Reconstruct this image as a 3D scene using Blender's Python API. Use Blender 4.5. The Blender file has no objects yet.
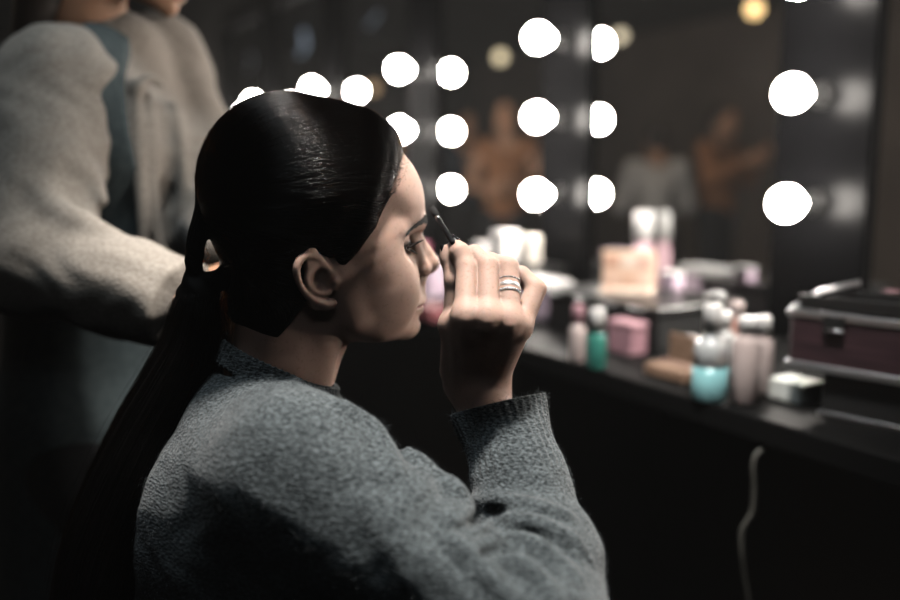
import bpy, math, random
import numpy as np
from mathutils import Vector, Matrix

random.seed(4)
RNG = np.random.default_rng(11)
SC = bpy.context.scene
COL = SC.collection

# ------------------------------------------------------------------ camera
TH = math.atan(127 / 875)
CAM = np.array([0.0, 0.0, 1.2])
CF = np.array([0, math.cos(TH), -math.sin(TH)])
CU = np.array([0, math.sin(TH), math.cos(TH)])
CR = np.array([1.0, 0, 0])


def ray(px, py):
    return CF + CR * (px - 450) / 875 + CU * (300 - py) / 875


def at(px, py, y):
    """point of the place seen at a pixel, at world distance y"""
    d = ray(px, py)
    return CAM + d * (y / d[1])


def on_z(px, py, z):
    d = ray(px, py)
    return CAM + d * ((z - CAM[2]) / d[2])


cam_d = bpy.data.cameras.new('camera')
cam = bpy.data.objects.new('camera', cam_d)
COL.objects.link(cam)
cam.location = CAM
cam.rotation_euler = (math.pi / 2 - TH, 0, 0)
cam_d.sensor_width = 36
cam_d.lens = 35
cam_d.clip_start = 0.02
cam_d.dof.use_dof = True
cam_d.dof.focus_distance = 0.80
cam_d.dof.aperture_fstop = 1.6
SC.camera = cam


# ------------------------------------------------------------------ object helpers
def tag(o, label=None, cat=None, group=None, kind=None):
    if label: o['label'] = label
    if cat: o['category'] = cat
    if group: o['group'] = group
    if kind: o['kind'] = kind
    return o


def empty(name, loc=(0, 0, 0), rz=0.0):
    o = bpy.data.objects.new(name, None)
    o.location = loc
    o.rotation_euler = (0, 0, rz)
    o.empty_display_size = 0.05
    COL.objects.link(o)
    return o


def link(name, me, mat=None, parent=None):
    o = bpy.data.objects.new(name, me)
    COL.objects.link(o)
    if mat: me.materials.append(mat)
    if parent: o.parent = parent
    return o


def copy_tree(o, parent=None):
    c = o.copy()
    COL.objects.link(c)
    if parent: c.parent = parent
    for ch in list(o.children):
        copy_tree(ch, c)
    return c


class MB:
    """collects simple shapes; build() makes ONE mesh object"""

    def __init__(s):
        s.v = []
        s.f = []
        s.sm = []

    def add(s, vs, fs, smooth=False):
        n = len(s.v)
        s.v += [tuple(map(float, v)) for v in vs]
        s.f += [tuple(i + n for i in f) for f in fs]
        s.sm += [smooth] * len(fs)
        return s

    def box(s, lo, hi, bev=0.0):
        x0, y0, z0 = lo
        x1, y1, z1 = hi
        b = min(bev, (x1 - x0) / 2.01, (y1 - y0) / 2.01, (z1 - z0) / 2.01)
        if b <= 0:
            vs = [(x, y, z) for x in (x0, x1) for y in (y0, y1) for z in (z0, z1)]
            return s.add(vs, [(0, 1, 3, 2), (4, 6, 7, 5), (0, 4, 5, 1), (2, 3, 7, 6), (0, 2, 6, 4), (1, 5, 7, 3)])
        rings = []
        for z, i in ((z0, b), (z0 + b, 0), (z1 - b, 0), (z1, b)):
            rings.append([(x0 + b + (0 if False else 0), y0 + i, z), (x1 - b, y0 + i, z), (x1 - i, y0 + b, z), (x1 - i, y1 - b, z),
                          (x1 - b, y1 - i, z), (x0 + b, y1 - i, z), (x0 + i, y1 - b, z), (x0 + i, y0 + b, z)])
        vs = sum(rings, [])
        fs = [tuple(range(7, -1, -1)), tuple(range(24, 32))]
        for r in range(3):
            for k in range(8):
                fs.append((r * 8 + k, r * 8 + (k + 1) % 8, r * 8 + 8 + (k + 1) % 8, r * 8 + 8 + k))
        return s.add(vs, fs)

    def lathe(s, prof, c=(0, 0, 0), n=32, smooth=True, sx=1.0, sy=1.0):
        vs = []
        fs = []
        for r, z in prof:
            for k in range(n):
                a = 2 * math.pi * k / n
                vs.append((c[0] + r * sx * math.cos(a), c[1] + r * sy * math.sin(a), c[2] + z))
        m = len(prof)
        for i in range(m - 1):
            for k in range(n):
                fs.append((i * n + k, i * n + (k + 1) % n, (i + 1) * n + (k + 1) % n, (i + 1) * n + k))
        fs.append(tuple(range(n - 1, -1, -1)))
        fs.append(tuple(range((m - 1) * n, m * n)))
        return s.add(vs, fs, smooth)

    def tube(s, pts, r, n=10, smooth=True):
        P = [Vector(p) for p in pts]
        R = r if isinstance(r, (list, tuple)) else [r] * len(P)
        t0 = (P[1] - P[0]).normalized()
        u = t0.orthogonal().normalized()
        vs = []
        for i, p in enumerate(P):
            t = ((P[min(i + 1, len(P) - 1)] - P[max(i - 1, 0)])).normalized()
            u = (u - t * u.dot(t)).normalized()
            w = t.cross(u)
            for k in range(n):
                a = 2 * math.pi * k / n
                vs.append(p + (u * math.cos(a) + w * math.sin(a)) * R[i])
        fs = []
        for i in range(len(P) - 1):
            for k in range(n):
                fs.append((i * n + k, i * n + (k + 1) % n, (i + 1) * n + (k + 1) % n, (i + 1) * n + k))
        fs.append(tuple(range(n - 1, -1, -1)))
        fs.append(tuple(range((len(P) - 1) * n, len(P) * n)))
        return s.add(vs, fs, smooth)

    def ball(s, c, r, n=20, sz=1.0):
        prof = [(max(1e-5, r * math.sin(math.pi * i / (n // 2))), -r * sz * math.cos(math.pi * i / (n // 2))) for i in range(n // 2 + 1)]
        return s.lathe(prof, c, n)

    def xf(s, M):
        s.v = [tuple(M @ Vector(v)) for v in s.v]
        return s

    def build(s, name, mat=None, parent=None):
        me = bpy.data.meshes.new(name)
        me.from_pydata(s.v, [], s.f)
        me.polygons.foreach_set('use_smooth', s.sm)
        me.update()
        return link(name, me, mat, parent)


# ------------------------------------------------------------------ materials
def mat(name, col=(0.5, 0.5, 0.5), rough=0.5, metal=0.0, **kw):
    m = bpy.data.materials.new(name)
    m.use_nodes = True
    b = m.node_tree.nodes['Principled BSDF']
    b.inputs['Base Color'].default_value = (*col, 1)
    b.inputs['Roughness'].default_value = rough
    b.inputs['Metallic'].default_value = metal
    for k, v in kw.items():
        b.inputs[k.replace('_', ' ')].default_value = v
    return m


def N(m, t, **kw):
    n = m.node_tree.nodes.new(t)
    for k, v in kw.items():
        if k in n.inputs.keys():
            n.inputs[k].default_value = v
        else:
            setattr(n, k, v)
    return n


def L(m, a, ao, b, bi):
    m.node_tree.links.new(a.outputs[ao], b.inputs[bi])


def noisy(m, c1, c2, scale, detail=3, bump=0.0, bscale=None, coord='Object', contrast=(0.35, 0.65), stretch=None, bdist=0.001):
    """two-tone procedural variation and optional bump on a principled material"""
    b = m.node_tree.nodes['Principled BSDF']
    tc = N(m, 'ShaderNodeTexCoord')
    src, so = tc, coord
    if stretch:
        mp = N(m, 'ShaderNodeMapping')
        mp.inputs['Scale'].default_value = stretch
        L(m, tc, coord, mp, 'Vector')
        src, so = mp, 'Vector'
    nz = N(m, 'ShaderNodeTexNoise', Scale=scale, Detail=detail)
    L(m, src, so, nz, 'Vector')
    rp = N(m, 'ShaderNodeValToRGB')
    rp.color_ramp.elements[0].position = contrast[0]
    rp.color_ramp.elements[1].position = contrast[1]
    rp.color_ramp.elements[0].color = (*c1, 1)
    rp.color_ramp.elements[1].color = (*c2, 1)
    L(m, nz, 'Fac', rp, 'Fac')
    L(m, rp, 'Color', b, 'Base Color')
    if bump:
        n2 = N(m, 'ShaderNodeTexNoise', Scale=bscale or scale, Detail=4)
        L(m, src, so, n2, 'Vector')
        bp = N(m, 'ShaderNodeBump', Strength=bump, Distance=bdist)
        L(m, n2, 'Fac', bp, 'Height')
        L(m, bp, 'Normal', b, 'Normal')
    return m


# ------------------------------------------------------------------ implicit surfaces
def nrm(a):
    return np.sqrt(np.einsum('ij,ij->i', a, a))


def V3(*a):
    return np.array(a, np.float32)


def sph(p, c, r):
    return nrm(p - V3(*c)) - r


def rc(p, a, b, r1, r2=None):
    if r2 is None: r2 = r1
    a = V3(*a)
    b = V3(*b)
    ba = b - a
    pa = p - a
    t = np.clip(pa @ ba / max(float(ba @ ba), 1e-12), 0, 1)
    return nrm(pa - t[:, None] * ba) - (r1 + (r2 - r1) * t)


def ell(p, c, r, R=None):
    q = p - V3(*c)
    if R is not None: q = q @ np.asarray(R, np.float32)   # columns = local axes
    r = V3(*r)
    k0 = nrm(q / r)
    k1 = nrm(q / (r * r))
    return k0 * (k0 - 1) / np.maximum(k1, 1e-9)


def smin(a, b, k):
    h = np.maximum(k - np.abs(a - b), 0) / k
    return np.minimum(a, b) - h * h * k * 0.25


def smax(a, b, k):
    return -smin(-a, -b, k)


def chain(p, pts, rs, k=None):
    d = None
    for i in range(len(pts) - 1):
        e = rc(p, pts[i], pts[i + 1], rs[i], rs[i + 1])
        d = e if d is None else (smin(d, e, k) if k else np.minimum(d, e))
    return d


def gated(p, lo, hi, fn, pad=0.012):
    """evaluate fn only near its box; elsewhere the distance to the box"""
    lo = V3(*lo)
    hi = V3(*hi)
    q = np.maximum(np.maximum(lo - p, p - hi), 0)
    d = nrm(q)
    out = d + pad * 0.5
    m = d < pad
    if m.any():
        out[m] = fn(p[m])
    return out.astype(np.float32)


def polygonize(f, lo, hi, h, B=8, slack=1.9, project=True):
    lo = np.array(lo, float)
    hi = np.array(hi, float)
    H = h * B
    nb = np.ceil((hi - lo) / H).astype(int)
    idx = np.stack(np.meshgrid(*[np.arange(n) for n in nb], indexing='ij'), -1).reshape(-1, 3)
    d = np.concatenate([f((lo + (c + 0.5) * H).astype(np.float32)) for c in np.array_split(idx, max(1, len(idx) // 150000))])
    keep = idx[np.abs(d) < H * 0.87 * slack + 2 * h]
    G = np.stack(np.meshgrid(*[np.arange(B + 1)] * 3, indexing='ij'), -1).reshape(-1, 3)
    NY, NZ = nb[1] * B + 4, nb[2] * B + 4
    K, P, EA, EC = [], [], [], []
    offs = [(i, j, k) for i in (0, 1) for j in (0, 1) for k in (0, 1)]
    for ch in np.array_split(keep, max(1, len(keep) // 300)):
        gi = (ch * B)[:, None, :] + G[None]
        val = f((lo + gi.reshape(-1, 3) * h).astype(np.float32)).reshape(len(ch), B + 1, B + 1, B + 1)
        ins = val < 0
        cnt = sum(ins[:, i:i + B, j:j + B, k:k + B].astype(np.int8) for i, j, k in offs)
        act = np.argwhere((cnt > 0) & (cnt < 8))
        if len(act):
            cv = np.stack([val[act[:, 0], act[:, 1] + i, act[:, 2] + j, act[:, 3] + k] for i, j, k in offs], 1)
            acc = np.zeros((len(act), 3))
            w = np.zeros(len(act))
            for a in range(8):
                for ax in range(3):
                    if offs[a][ax] == 0:
                        b = a + (4, 2, 1)[ax]
                        va, vb = cv[:, a], cv[:, b]
                        m = (va < 0) != (vb < 0)
                        t = np.where(m, va / np.where(m, va - vb, 1), 0)
                        pt = np.array(offs[a], float)[None].repeat(len(act), 0)
                        pt[:, ax] += t
                        acc += pt * m[:, None]
                        w += m
            g = ch[act[:, 0]] * B + act[:, 1:]
            P.append(lo + (g + acc / w[:, None]) * h)
            K.append((g[:, 0] * NY + g[:, 1]) * NZ + g[:, 2])
        for ax in range(3):
            s0 = ins[:, :B, :B, :B]
            s1 = [ins[:, 1:, :B, :B], ins[:, :B, 1:, :B], ins[:, :B, :B, 1:]][ax]
            e = np.argwhere(s0 != s1)
            if len(e):
                g = ch[e[:, 0]] * B + e[:, 1:]
                a1, a2 = (ax + 1) % 3, (ax + 2) % 3
                q = []
                for o1, o2 in ((-1, -1), (0, -1), (0, 0), (-1, 0)):
                    c = g.copy()
                    c[:, a1] += o1
                    c[:, a2] += o2
                    q.append((c[:, 0] * NY + c[:, 1]) * NZ + c[:, 2])
                q = np.stack(q, 1)
                fl = ~s0[e[:, 0], e[:, 1], e[:, 2], e[:, 3]]
                q[fl] = q[fl][:, ::-1]
                EA.append(q)
    K = np.concatenate(K)
    P = np.concatenate(P)
    o = np.argsort(K)
    K, P = K[o], P[o]
    Q = np.concatenate(EA)
    I = np.searchsorted(K, Q)
    I = np.minimum(I, len(K) - 1)
    ok = (K[I] == Q).all(1)
    I = I[ok]
    if project:
        for _ in range(1):
            P = P - step_to(f, P, h)
    return P, I


def grad(f, P, e):
    P = P.astype(np.float32)
    g = []
    for ax in range(3):
        dlt = np.zeros(3, np.float32)
        dlt[ax] = e
        g.append(np.concatenate([f(c + dlt) - f(c - dlt) for c in np.array_split(P, max(1, len(P) // 150000))]))
    return np.stack(g, 1) / (2 * e)


def feval(f, P):
    return np.concatenate([f(c.astype(np.float32)) for c in np.array_split(P, max(1, len(P) // 150000))])


def step_to(f, P, h):
    v = feval(f, P)
    g = grad(f, P, h * 0.4)
    s = (v / np.maximum((g * g).sum(1), 0.25))[:, None] * g
    n = np.sqrt((s * s).sum(1))[:, None]
    return s * np.minimum(1, 0.7 * h / np.maximum(n, 1e-9))


def mesh_from(name, P, Q, origin=None):
    P = np.asarray(P, np.float32)
    if origin is not None: P = P - np.asarray(origin, np.float32)
    me = bpy.data.meshes.new(name)
    me.vertices.add(len(P))
    me.vertices.foreach_set('co', P.ravel())
    me.loops.add(Q.size)
    me.loops.foreach_set('vertex_index', Q.astype(np.int32).ravel())
    me.polygons.add(len(Q))
    me.polygons.foreach_set('loop_start', np.arange(0, Q.size, 4, dtype=np.int32))
    me.polygons.foreach_set('loop_total', np.full(len(Q), 4, np.int32))
    me.polygons.foreach_set('use_smooth', np.ones(len(Q), bool))
    me.update(calc_edges=True)
    me.validate()
    return me


def sdf_obj(name, f, lo, hi, h, m, parent=None, origin=None, **kw):
    P, Q = polygonize(f, lo, hi, h, **kw)
    o = link(name, mesh_from(name, P, Q, origin), m, parent)
    return o, P


def vattr(me, name, vals):
    a = me.attributes.new(name, 'FLOAT', 'POINT')
    a.data.foreach_set('value', np.asarray(vals, np.float32))


def strands(name, S, radius, m, parent=None, tip=0.25):
    """S: list of (n,3) arrays -> one hair curves object"""
    hc = bpy.data.hair_curves.new(name)
    sizes = [len(s) for s in S]
    hc.add_curves(sizes)
    P = np.concatenate(S).astype(np.float32)
    hc.attributes['position'].data.foreach_set('vector', P.ravel())
    R = np.concatenate([np.linspace(1, tip, n) for n in sizes]).astype(np.float32)
    if np.ndim(radius): R = R * np.repeat(np.asarray(radius, np.float32), sizes)
    else: R = R * radius
    a = hc.attributes.get('radius') or hc.attributes.new('radius', 'FLOAT', 'POINT')
    a.data.foreach_set('value', R)
    o = bpy.data.objects.new(name, hc)
    COL.objects.link(o)
    hc.materials.append(m)
    if parent: o.parent = parent
    return o


def S01(x, a, b):
    t = np.clip((x - a) / (b - a), 0, 1)
    return t * t * (3 - 2 * t)

BULB, COOL, COOL2, WARM, KEY, HAZE, PROD, FRONT = 160.0, 6.5, 1.6, 3.0, 31.0, 0.0038, 140.0, 15.0
# ================================================================== THE SEATED WOMAN
PSI = math.radians(22)
HC = at(320, 225, 0.86)
HF = np.array([math.cos(PSI), math.sin(PSI), 0])
HL = np.array([-math.sin(PSI), math.cos(PSI), 0])
HU = np.array([0, 0, 1.0])
HM = np.stack([HF, HL, HU], 1)


def loc(px, py, v=0.0):
    """pixel -> head coordinates in mm, on the plane v (mm left of the midline)"""
    d = ray(px, py)
    t = ((HC - CAM) @ HL + v * 0.001) / (d @ HL)
    return ((CAM + d * t - HC) @ HM) * 1000


def h2w(u, v, w):
    return HC + HM @ (np.array([u, v, w]) * 0.001)


EYE = (69.5, 33.0, -21.5)
EYR = 12.0
def cat(pts, m=4, rs=None):
    """smooth curve through points; radii too"""
    P = [np.asarray(p, float) for p in pts]
    if rs is not None: P = [np.append(p, r) for p, r in zip(P, rs)]
    o = []
    for i in range(len(P) - 1):
        a, b, c, d = P[max(i - 1, 0)], P[i], P[i + 1], P[min(i + 2, len(P) - 1)]
        for j in range(m):
            t = j / m
            o.append(0.5 * (2 * b + (c - a) * t + (2 * a - 5 * b + 4 * c - d) * t * t + (3 * b - a - 3 * c + d) * t ** 3))
    o.append(P[-1])
    o = np.array(o)
    return (o[:, :-1], o[:, -1]) if rs is not None else o


# ear landmarks
_hx = [(326, 276, -67), (323, 266, -69), (319, 259, -71), (311, 255.5, -74), (302, 258, -77), (297, 266, -79), (297, 276, -79),
       (301, 287, -76.5), (308, 296, -74), (317, 302, -72), (327, 306, -71), (332.5, 303, -70)]
EAR_H = [loc(*q) * (1, -1, 1) for q in _hx]
EAR_HR = [2.2, 2.6, 3.0, 3.4, 3.6, 3.6, 3.3, 3.0, 3.4, 4.2, 4.6, 3.6]
EAR_A = [loc(*q) * (1, -1, 1) for q in [(315, 264, -71), (309, 270, -73.5), (306.5, 278, -75), (309, 287, -74.5), (315, 291.5, -73), (323, 294, -72), (329, 292.5, -71)]]
EAR_C = loc(321, 280, -72) * (1, -1, 1)
EAR_T = [loc(*q) * (1, -1, 1) for q in [(333, 275, -68), (335, 281, -71), (334, 288, -70)]]


def head_mm(q):
    a = q.copy()
    a[:, 1] = np.abs(a[:, 1])
    u, v, w = a[:, 0], a[:, 1], a[:, 2]
    d = ell(a, (-2, 0, 24), (97, 71, 82))
    d = smin(d, ell(a, (44, 0, 18), (62, 54, 63)), 16)
    d = smin(d, ell(a, (45, 0, -48), (52, 47, 58)), 22)
    # temples a little hollow
    d = smax(d, -ell(a, (62, 78, 5), (30, 18, 28)), 18)
    # brow
    d = smin(d, chain(a, [(100.5, 0, 2), (95, 15, 1), (85, 30, 4), (65, 46, -4)], [9.2, 8.5, 7.0, 6]), 11)
    # cheekbones and arch
    d = smin(d, ell(a, (64, 38, -45), (18, 17, 17)), 20)
    d = smin(d, rc(a, (56, 46, -40), (2, 57, -42), 9, 8), 18)
    d = smin(d, ell(a, (28, 38, -62), (44, 25, 42)), 20)
    d = smin(d, ell(a, (28, 44, -18), (40, 23, 28)), 18)
    d = smin(d, ell(a, (42, 35, -64), (38, 25.5, 42)), 22)
    # cheeks
    d = smin(d, ell(a, (55, 34, -72), (28, 21, 28)), 20)
    # jaw
    d = smin(d, chain(a, [(87, 0, -105), (80, 14, -104), (48, 37, -98), (16, 49, -83)], [13.4, 12, 10.5, 11]), 14)
    d = smin(d, rc(a, (16, 49, -83), (0, 57, -45), 11, 11), 16)
    # soft tissue under the jaw
    d = smin(d, ell(a, (40, 0, -97), (48, 34, 20)), 16)
    m = (u > 40) & (w < 42) & (w > -135) & (a[:, 1] < 66)
    if m.any(): d[m] = face_mm(a[m], d[m])
    # nape, neck
    d = smin(d, chain(a, [(-30, 0, -50), (-36, 0, -120), (-52, 0, -178)], [50, 50, 50]), 22)
    d = smin(d, chain(a, [(-20, 40, -50), (-8, 34, -110), (-22, 14, -178)], [12, 13, 12]), 16)
    d = smin(d, chain(a, [(-56, 20, -70), (-70, 24, -135), (-76, 50, -185)], [22, 20, 20]), 20)
    # larynx
    d = smin(d, rc(a, (12, 0, -125), (0, 0, -160), 8, 8), 14)
    m = (np.abs(u - EAR_C[0]) < 46) & (np.abs(w - EAR_C[2]) < 56) & (v > 36)
    if m.any(): d[m] = smin(d[m], ear_mm(a[m]), 4)
    return d


def face_mm(a, d):
    u, v, w = a[:, 0], a[:, 1], a[:, 2]
    # muzzle
    d = smin(d, ell(a, (74, 0, -79), (32.5, 27, 26)), 12)
    d = smin(d, ell(a, (87, 0, -104), (13.6, 14, 13)), 10)
    # eye sockets
    d = smax(d, -ell(a, (99, 38, -21), (32, 28, 12.5)), 10)
    d = smax(d, -ell(a, (92, 16, -17), (10, 7, 9)), 8)
    # nose
    n = chain(a, [(97.5, 0, -8), (101.0, 0, -19), (108.0, 0, -30), (114.6, 0, -41)], [7.0, 7.0, 7.6, 9.3], 6)
    n = smin(n, rc(a, (92, 7, -14), (101, 11, -41), 6, 7), 7)
    n = smin(n, ell(a, (114.2, 3.2, -42.5), (9.0, 7.0, 8.0)), 5)
    n = smin(n, ell(a, (102.5, 12, -47), (9.5, 6.2, 7.8)), 4)
    n = smin(n, rc(a, (113, 0, -49), (104, 0, -55), 4.2, 4.8), 5)
    n = smax(n, -ell(a, (109, 6.2, -55.0), (6.2, 2.8, 5.0)), 2.5)
    d = smin(d, n, 5)
    # alar crease
    d = smax(d, -chain(a, [(103, 19.5, -41), (95, 20.5, -46), (92, 18.5, -54)], [1.0, 1.6, 1.2]), 4)
    # philtrum, lips
    d = smin(d, rc(a, (103.6, 0, -60), (102.6, 0, -74), 6.4, 7.0), 8)
    d = smax(d, -rc(a, (112.6, 0, -60), (111.4, 0, -75), 2.2, 2.4), 3)
    lip = chain(a, [(103.4, 3.2, -78.2), (99.5, 12, -79.6), (89.5, 23, -83.5)], [5.4, 4.6, 2.4], 3)
    low = chain(a, [(99.8, 0, -88.2), (97.4, 10, -87.8), (88.5, 22, -84.8)], [5.8, 5.3, 2.4], 3)
    d = smin(d, np.minimum(lip, low), 3.5)
    d = smax(d, -chain(a, [(109.5, 0, -83.0), (104.5, 11, -83.0), (89, 25.5, -84.0)], [0.9, 0.9, 0.9]), 2.6)
    d = smax(d, -ell(a, (106, 0, -96.5), (7, 15, 3.6)), 7)
    # eyeball bulge and lids
    e = a - V3(*EYE)
    re = nrm(e)
    lid = re - 13.9
    az = np.degrees(np.arctan2(e[:, 1], e[:, 0]))
    el_ = np.degrees(np.arcsin(np.clip(e[:, 2] / np.maximum(re, 1e-3), -1, 1)))
    s = np.clip((az - 20) / 54, -1, 1)
    openu = 16 * (1 - s * s) + 1.5 * s
    opend = -17 * (1 - s * s) + 1.5 * s
    ap = np.maximum(el_ - openu, opend - el_)
    ap = np.maximum(ap, np.abs(az - 20) - 53) * 0.24
    ap = np.maximum(ap, -(u - EYE[0]))
    lid = smax(lid, -np.maximum(ap, np.abs(re - 14) - 2.4), 1.0)
    d = smin(d, lid, 4.5)
    d = smax(d, -np.maximum(ap, np.abs(re - 14.5) - 2.9), 1.0)
    # upper lid crease
    cr = np.maximum(np.abs(re - 15.2) - 1.4, (np.abs(el_ - (27 - 12 * s * s)) - 2.0) * 0.25)
    cr = np.maximum(cr, (np.abs(az - 20) - 50) * 0.2)
    d = smax(d, -cr, 2.2)
    return d


def ear_mm(a):
    pl = chain(a, [EAR_H[3] * (1, 0.93, 1), EAR_C * (1, 0.96, 1), EAR_H[9] * (1, 0.97, 1)], [8, 13, 8])
    pl = np.maximum(pl, np.abs((a[:, 1] - 67.5) + 0.18 * (a[:, 0] + 12)) - 4.2)
    ear = smin(pl, chain(a, *cat(EAR_H, 3, EAR_HR)), 2.5)
    ear = smin(ear, chain(a, *cat(EAR_A, 3, [1.8, 2.2, 2.6, 2.6, 2.8, 3.0, 2.8])), 2.2)
    ear = smin(ear, rc(a, EAR_H[9], EAR_H[11], 4.0, 3.6), 3)
    base = ell(a, (EAR_C[0] + 2, 62, EAR_C[2] + 2), (12, 9, 22))
    ear = smin(ear, base, 4)
    ear = smax(ear, -ell(a, EAR_C + np.array([0.5, 3, 0]), (9.0, 10.0, 10.5)), 3)
    ear = smax(ear, -chain(a, [EAR_C + np.array([9, 7, 12]), EAR_C + np.array([0, 8, 20]), EAR_C + np.array([-11, 9, 14]), EAR_C + np.array([-14, 8, 0])], [1.8, 2.0, 1.8, 1.2]), 2)
    ear = smin(ear, chain(a, EAR_T, [3.2, 3.8, 3.0], 2), 2.5)
    return ear


def head_w(p):
    q = ((p - HC.astype(np.float32)) @ HM.astype(np.float32)) * 1000
    return head_mm(q) * 0.001


# joints (world metres)
SH_R = at(300, 468, 0.70)
EL_R = at(538, 648, 0.60)
WR = at(480, 386, 0.835)
SH_L = HC + HM @ np.array([-0.05, 0.165, -0.205])
EL_L = SH_L + np.array([0.09, 0.05, -0.27])
WR_L = EL_L + np.array([0.22, -0.06, -0.05])
NECK = h2w(-55, 0, -170)
CHEST = h2w(-75, 0, -290)
PELV = h2w(-95, 0, -600)

FING = {
    'index': ([(466, 318, .760), (467.5, 270, .795), (460, 252.5, .804), (455.5, 245, .812)], [.0103, .0092, .0081, .0065]),
    'middle': ([(488, 320, .758), (488, 267.5, .795), (474, 255, .808), (465, 254, .819)], [.0103, .0092, .0082, .0066]),
    'ring': ([(509, 324, .762), (508, 267.5, .797), (489, 262, .809), (476, 262, .820)], [.0098, .0088, .0079, .0064]),
    'little': ([(519.5, 328, .773), (536, 289, .798), (521, 275, .808), (508, 272, .817)], [.0094, .0082, .0072, .0060]),
}
FW = {k: ([at(*q) for q in v[0]], v[1]) for k, v in FING.items()}
THUMB = ([at(454, 370, .83), at(453, 325, .798), at(455, 281, .804), at(448.8, 258, .814), at(446.6, 251, .815)], [.0140, .0098, .0092, .0078, .0060])


def hand_w(p):
    W0 = WR
    palm = None
    wr = [W0 + np.array([-0.019, 0, 0.004]), W0 + np.array([-0.006, -0.004, 0.004]), W0 + np.array([0.007, -0.003, 0.003]), W0 + np.array([0.011, 0, 0.0])]
    for i, k in enumerate(('index', 'middle', 'ring', 'little')):
        mcp = FW[k][0][0]
        e = rc(p, wr[i], mcp, 0.0135 - 0.0025 * (i == 3), FW[k][1][0] + 0.0002)
        palm = e if palm is None else smin(palm, e, 0.016)
    # palm flesh behind the metacarpals, and the thumb ball
    inn = np.array([0.0, 0.016, 0.0])
    mid = (FW['middle'][0][0] + W0) / 2
    palm = smin(palm, rc(p, W0 + inn * 0.7 + np.array([0.008, 0, .01]), FW['ring'][0][0] + inn, 0.013, 0.012), 0.014)
    palm = smin(palm, rc(p, W0 + inn * 0.6 + np.array([-0.006, 0, .01]), FW['index'][0][0] + inn, 0.013, 0.011), 0.014)
    th = chain(p, THUMB[0], THUMB[1], 0.005)
    palm = smin(palm, rc(p, W0 + np.array([-.018, .006, .006]), THUMB[0][1], 0.0155, 0.0095), 0.010)
    palm = smin(palm, rc(p, THUMB[0][1], FW['index'][0][0] + np.array([0, .01, -.008]), 0.012, 0.011), 0.014)
    f = None
    for k in ('index', 'middle', 'ring', 'little'):
        J, r = FW[k]
        e = chain(p, J, r, 0.004)
        # joint knuckle fullness and the waist between
        m1 = J[0] * 0.5 + J[1] * 0.5
        o = np.array([0, -.0008, 0])
        e = smin(e, rc(p, J[0] + o, J[1] + o, r[0], r[1] + 0.0004), 0.004)
        e = smin(e, rc(p, J[1] * .8 + J[2] * .2, J[2], r[1] - .0006, r[2] + .0003), 0.004)
        f = e if f is None else smin(f, e, 0.0008)
    for k, dz in (('index', .0), ('middle', .0), ('ring', .0), ('little', .0)):
        J, r = FW[k]
        palm = smin(palm, sph(p, J[0] + np.array([0, -0.0024, 0.001]), r[0] - 0.0012), 0.006)
    ks = ('index', 'middle', 'ring', 'little')
    for k, k2 in zip(ks, ks[1:]):
        o = np.array([0, .003, .004])
        palm = smin(palm, rc(p, FW[k][0][0] + o, FW[k2][0][0] + o, .0098, .009), .008)
    d = smin(palm, f, 0.0055)
    d = smin(d, th, 0.0045)
    # ulna head and wrist
    d = smin(d, chain(p, [W0 + np.array([0, 0, 0.0]), W0 * 0.5 + E_SL[2] * 0.5], [0.0205, 0.025]), 0.022)
    d = smin(d, rc(p, W0 + np.array([-.013, 0, .0]), W0 * 0.5 + E_SL[2] * 0.5 + np.array([-.008, 0, 0]), 0.0165, 0.02), 0.014)
    d = smin(d, sph(p, W0 + np.array([0.015, -0.009, -0.014]), 0.009), 0.012)
    # extensor tendons
    for k in ('index', 'middle', 'ring'):
        J = FW[k][0][0]
        a = W0 * 0.45 + J * 0.55
        d = smin(d, rc(p, a + np.array([0, -.0075, .0]), J + np.array([0, -.0095, -.001]), 0.0016, 0.0024), 0.006)
    return d


def left_hand(p):
    d = None
    f = (WR_L - EL_L) / np.linalg.norm(WR_L - EL_L)
    sx = np.cross(f, [0, 0, 1.0])
    sx /= np.linalg.norm(sx)
    dn = np.array([0, 0, -1.0])
    d = rc(p, WR_L, WR_L + f * 0.07, 0.02, 0.022)
    for i, l in enumerate((0.04, 0.045, 0.042, 0.032)):
        o = sx * (-0.027 + 0.018 * i)
        k0 = WR_L + f * 0.075 + o
        d = smin(d, rc(p, WR_L + o * 0.5, k0, 0.014, 0.011), 0.012)
        k1 = k0 + f * l * 0.9 + dn * l * 0.3
        k2 = k1 + f * l * 0.4 + dn * l * 0.6
        d = smin(d, chain(p, [k0, k1, k2], [0.0098, 0.009, 0.0068]), 0.004)
    t = WR_L + f * 0.03 - sx * 0.025
    d = smin(d, chain(p, [WR_L + f * .01 - sx * .012, t + f * .02 - sx * .012, t + f * .055 - sx * .012 + dn * .01], [.014, .011, .008]), 0.008)
    return d


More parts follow.
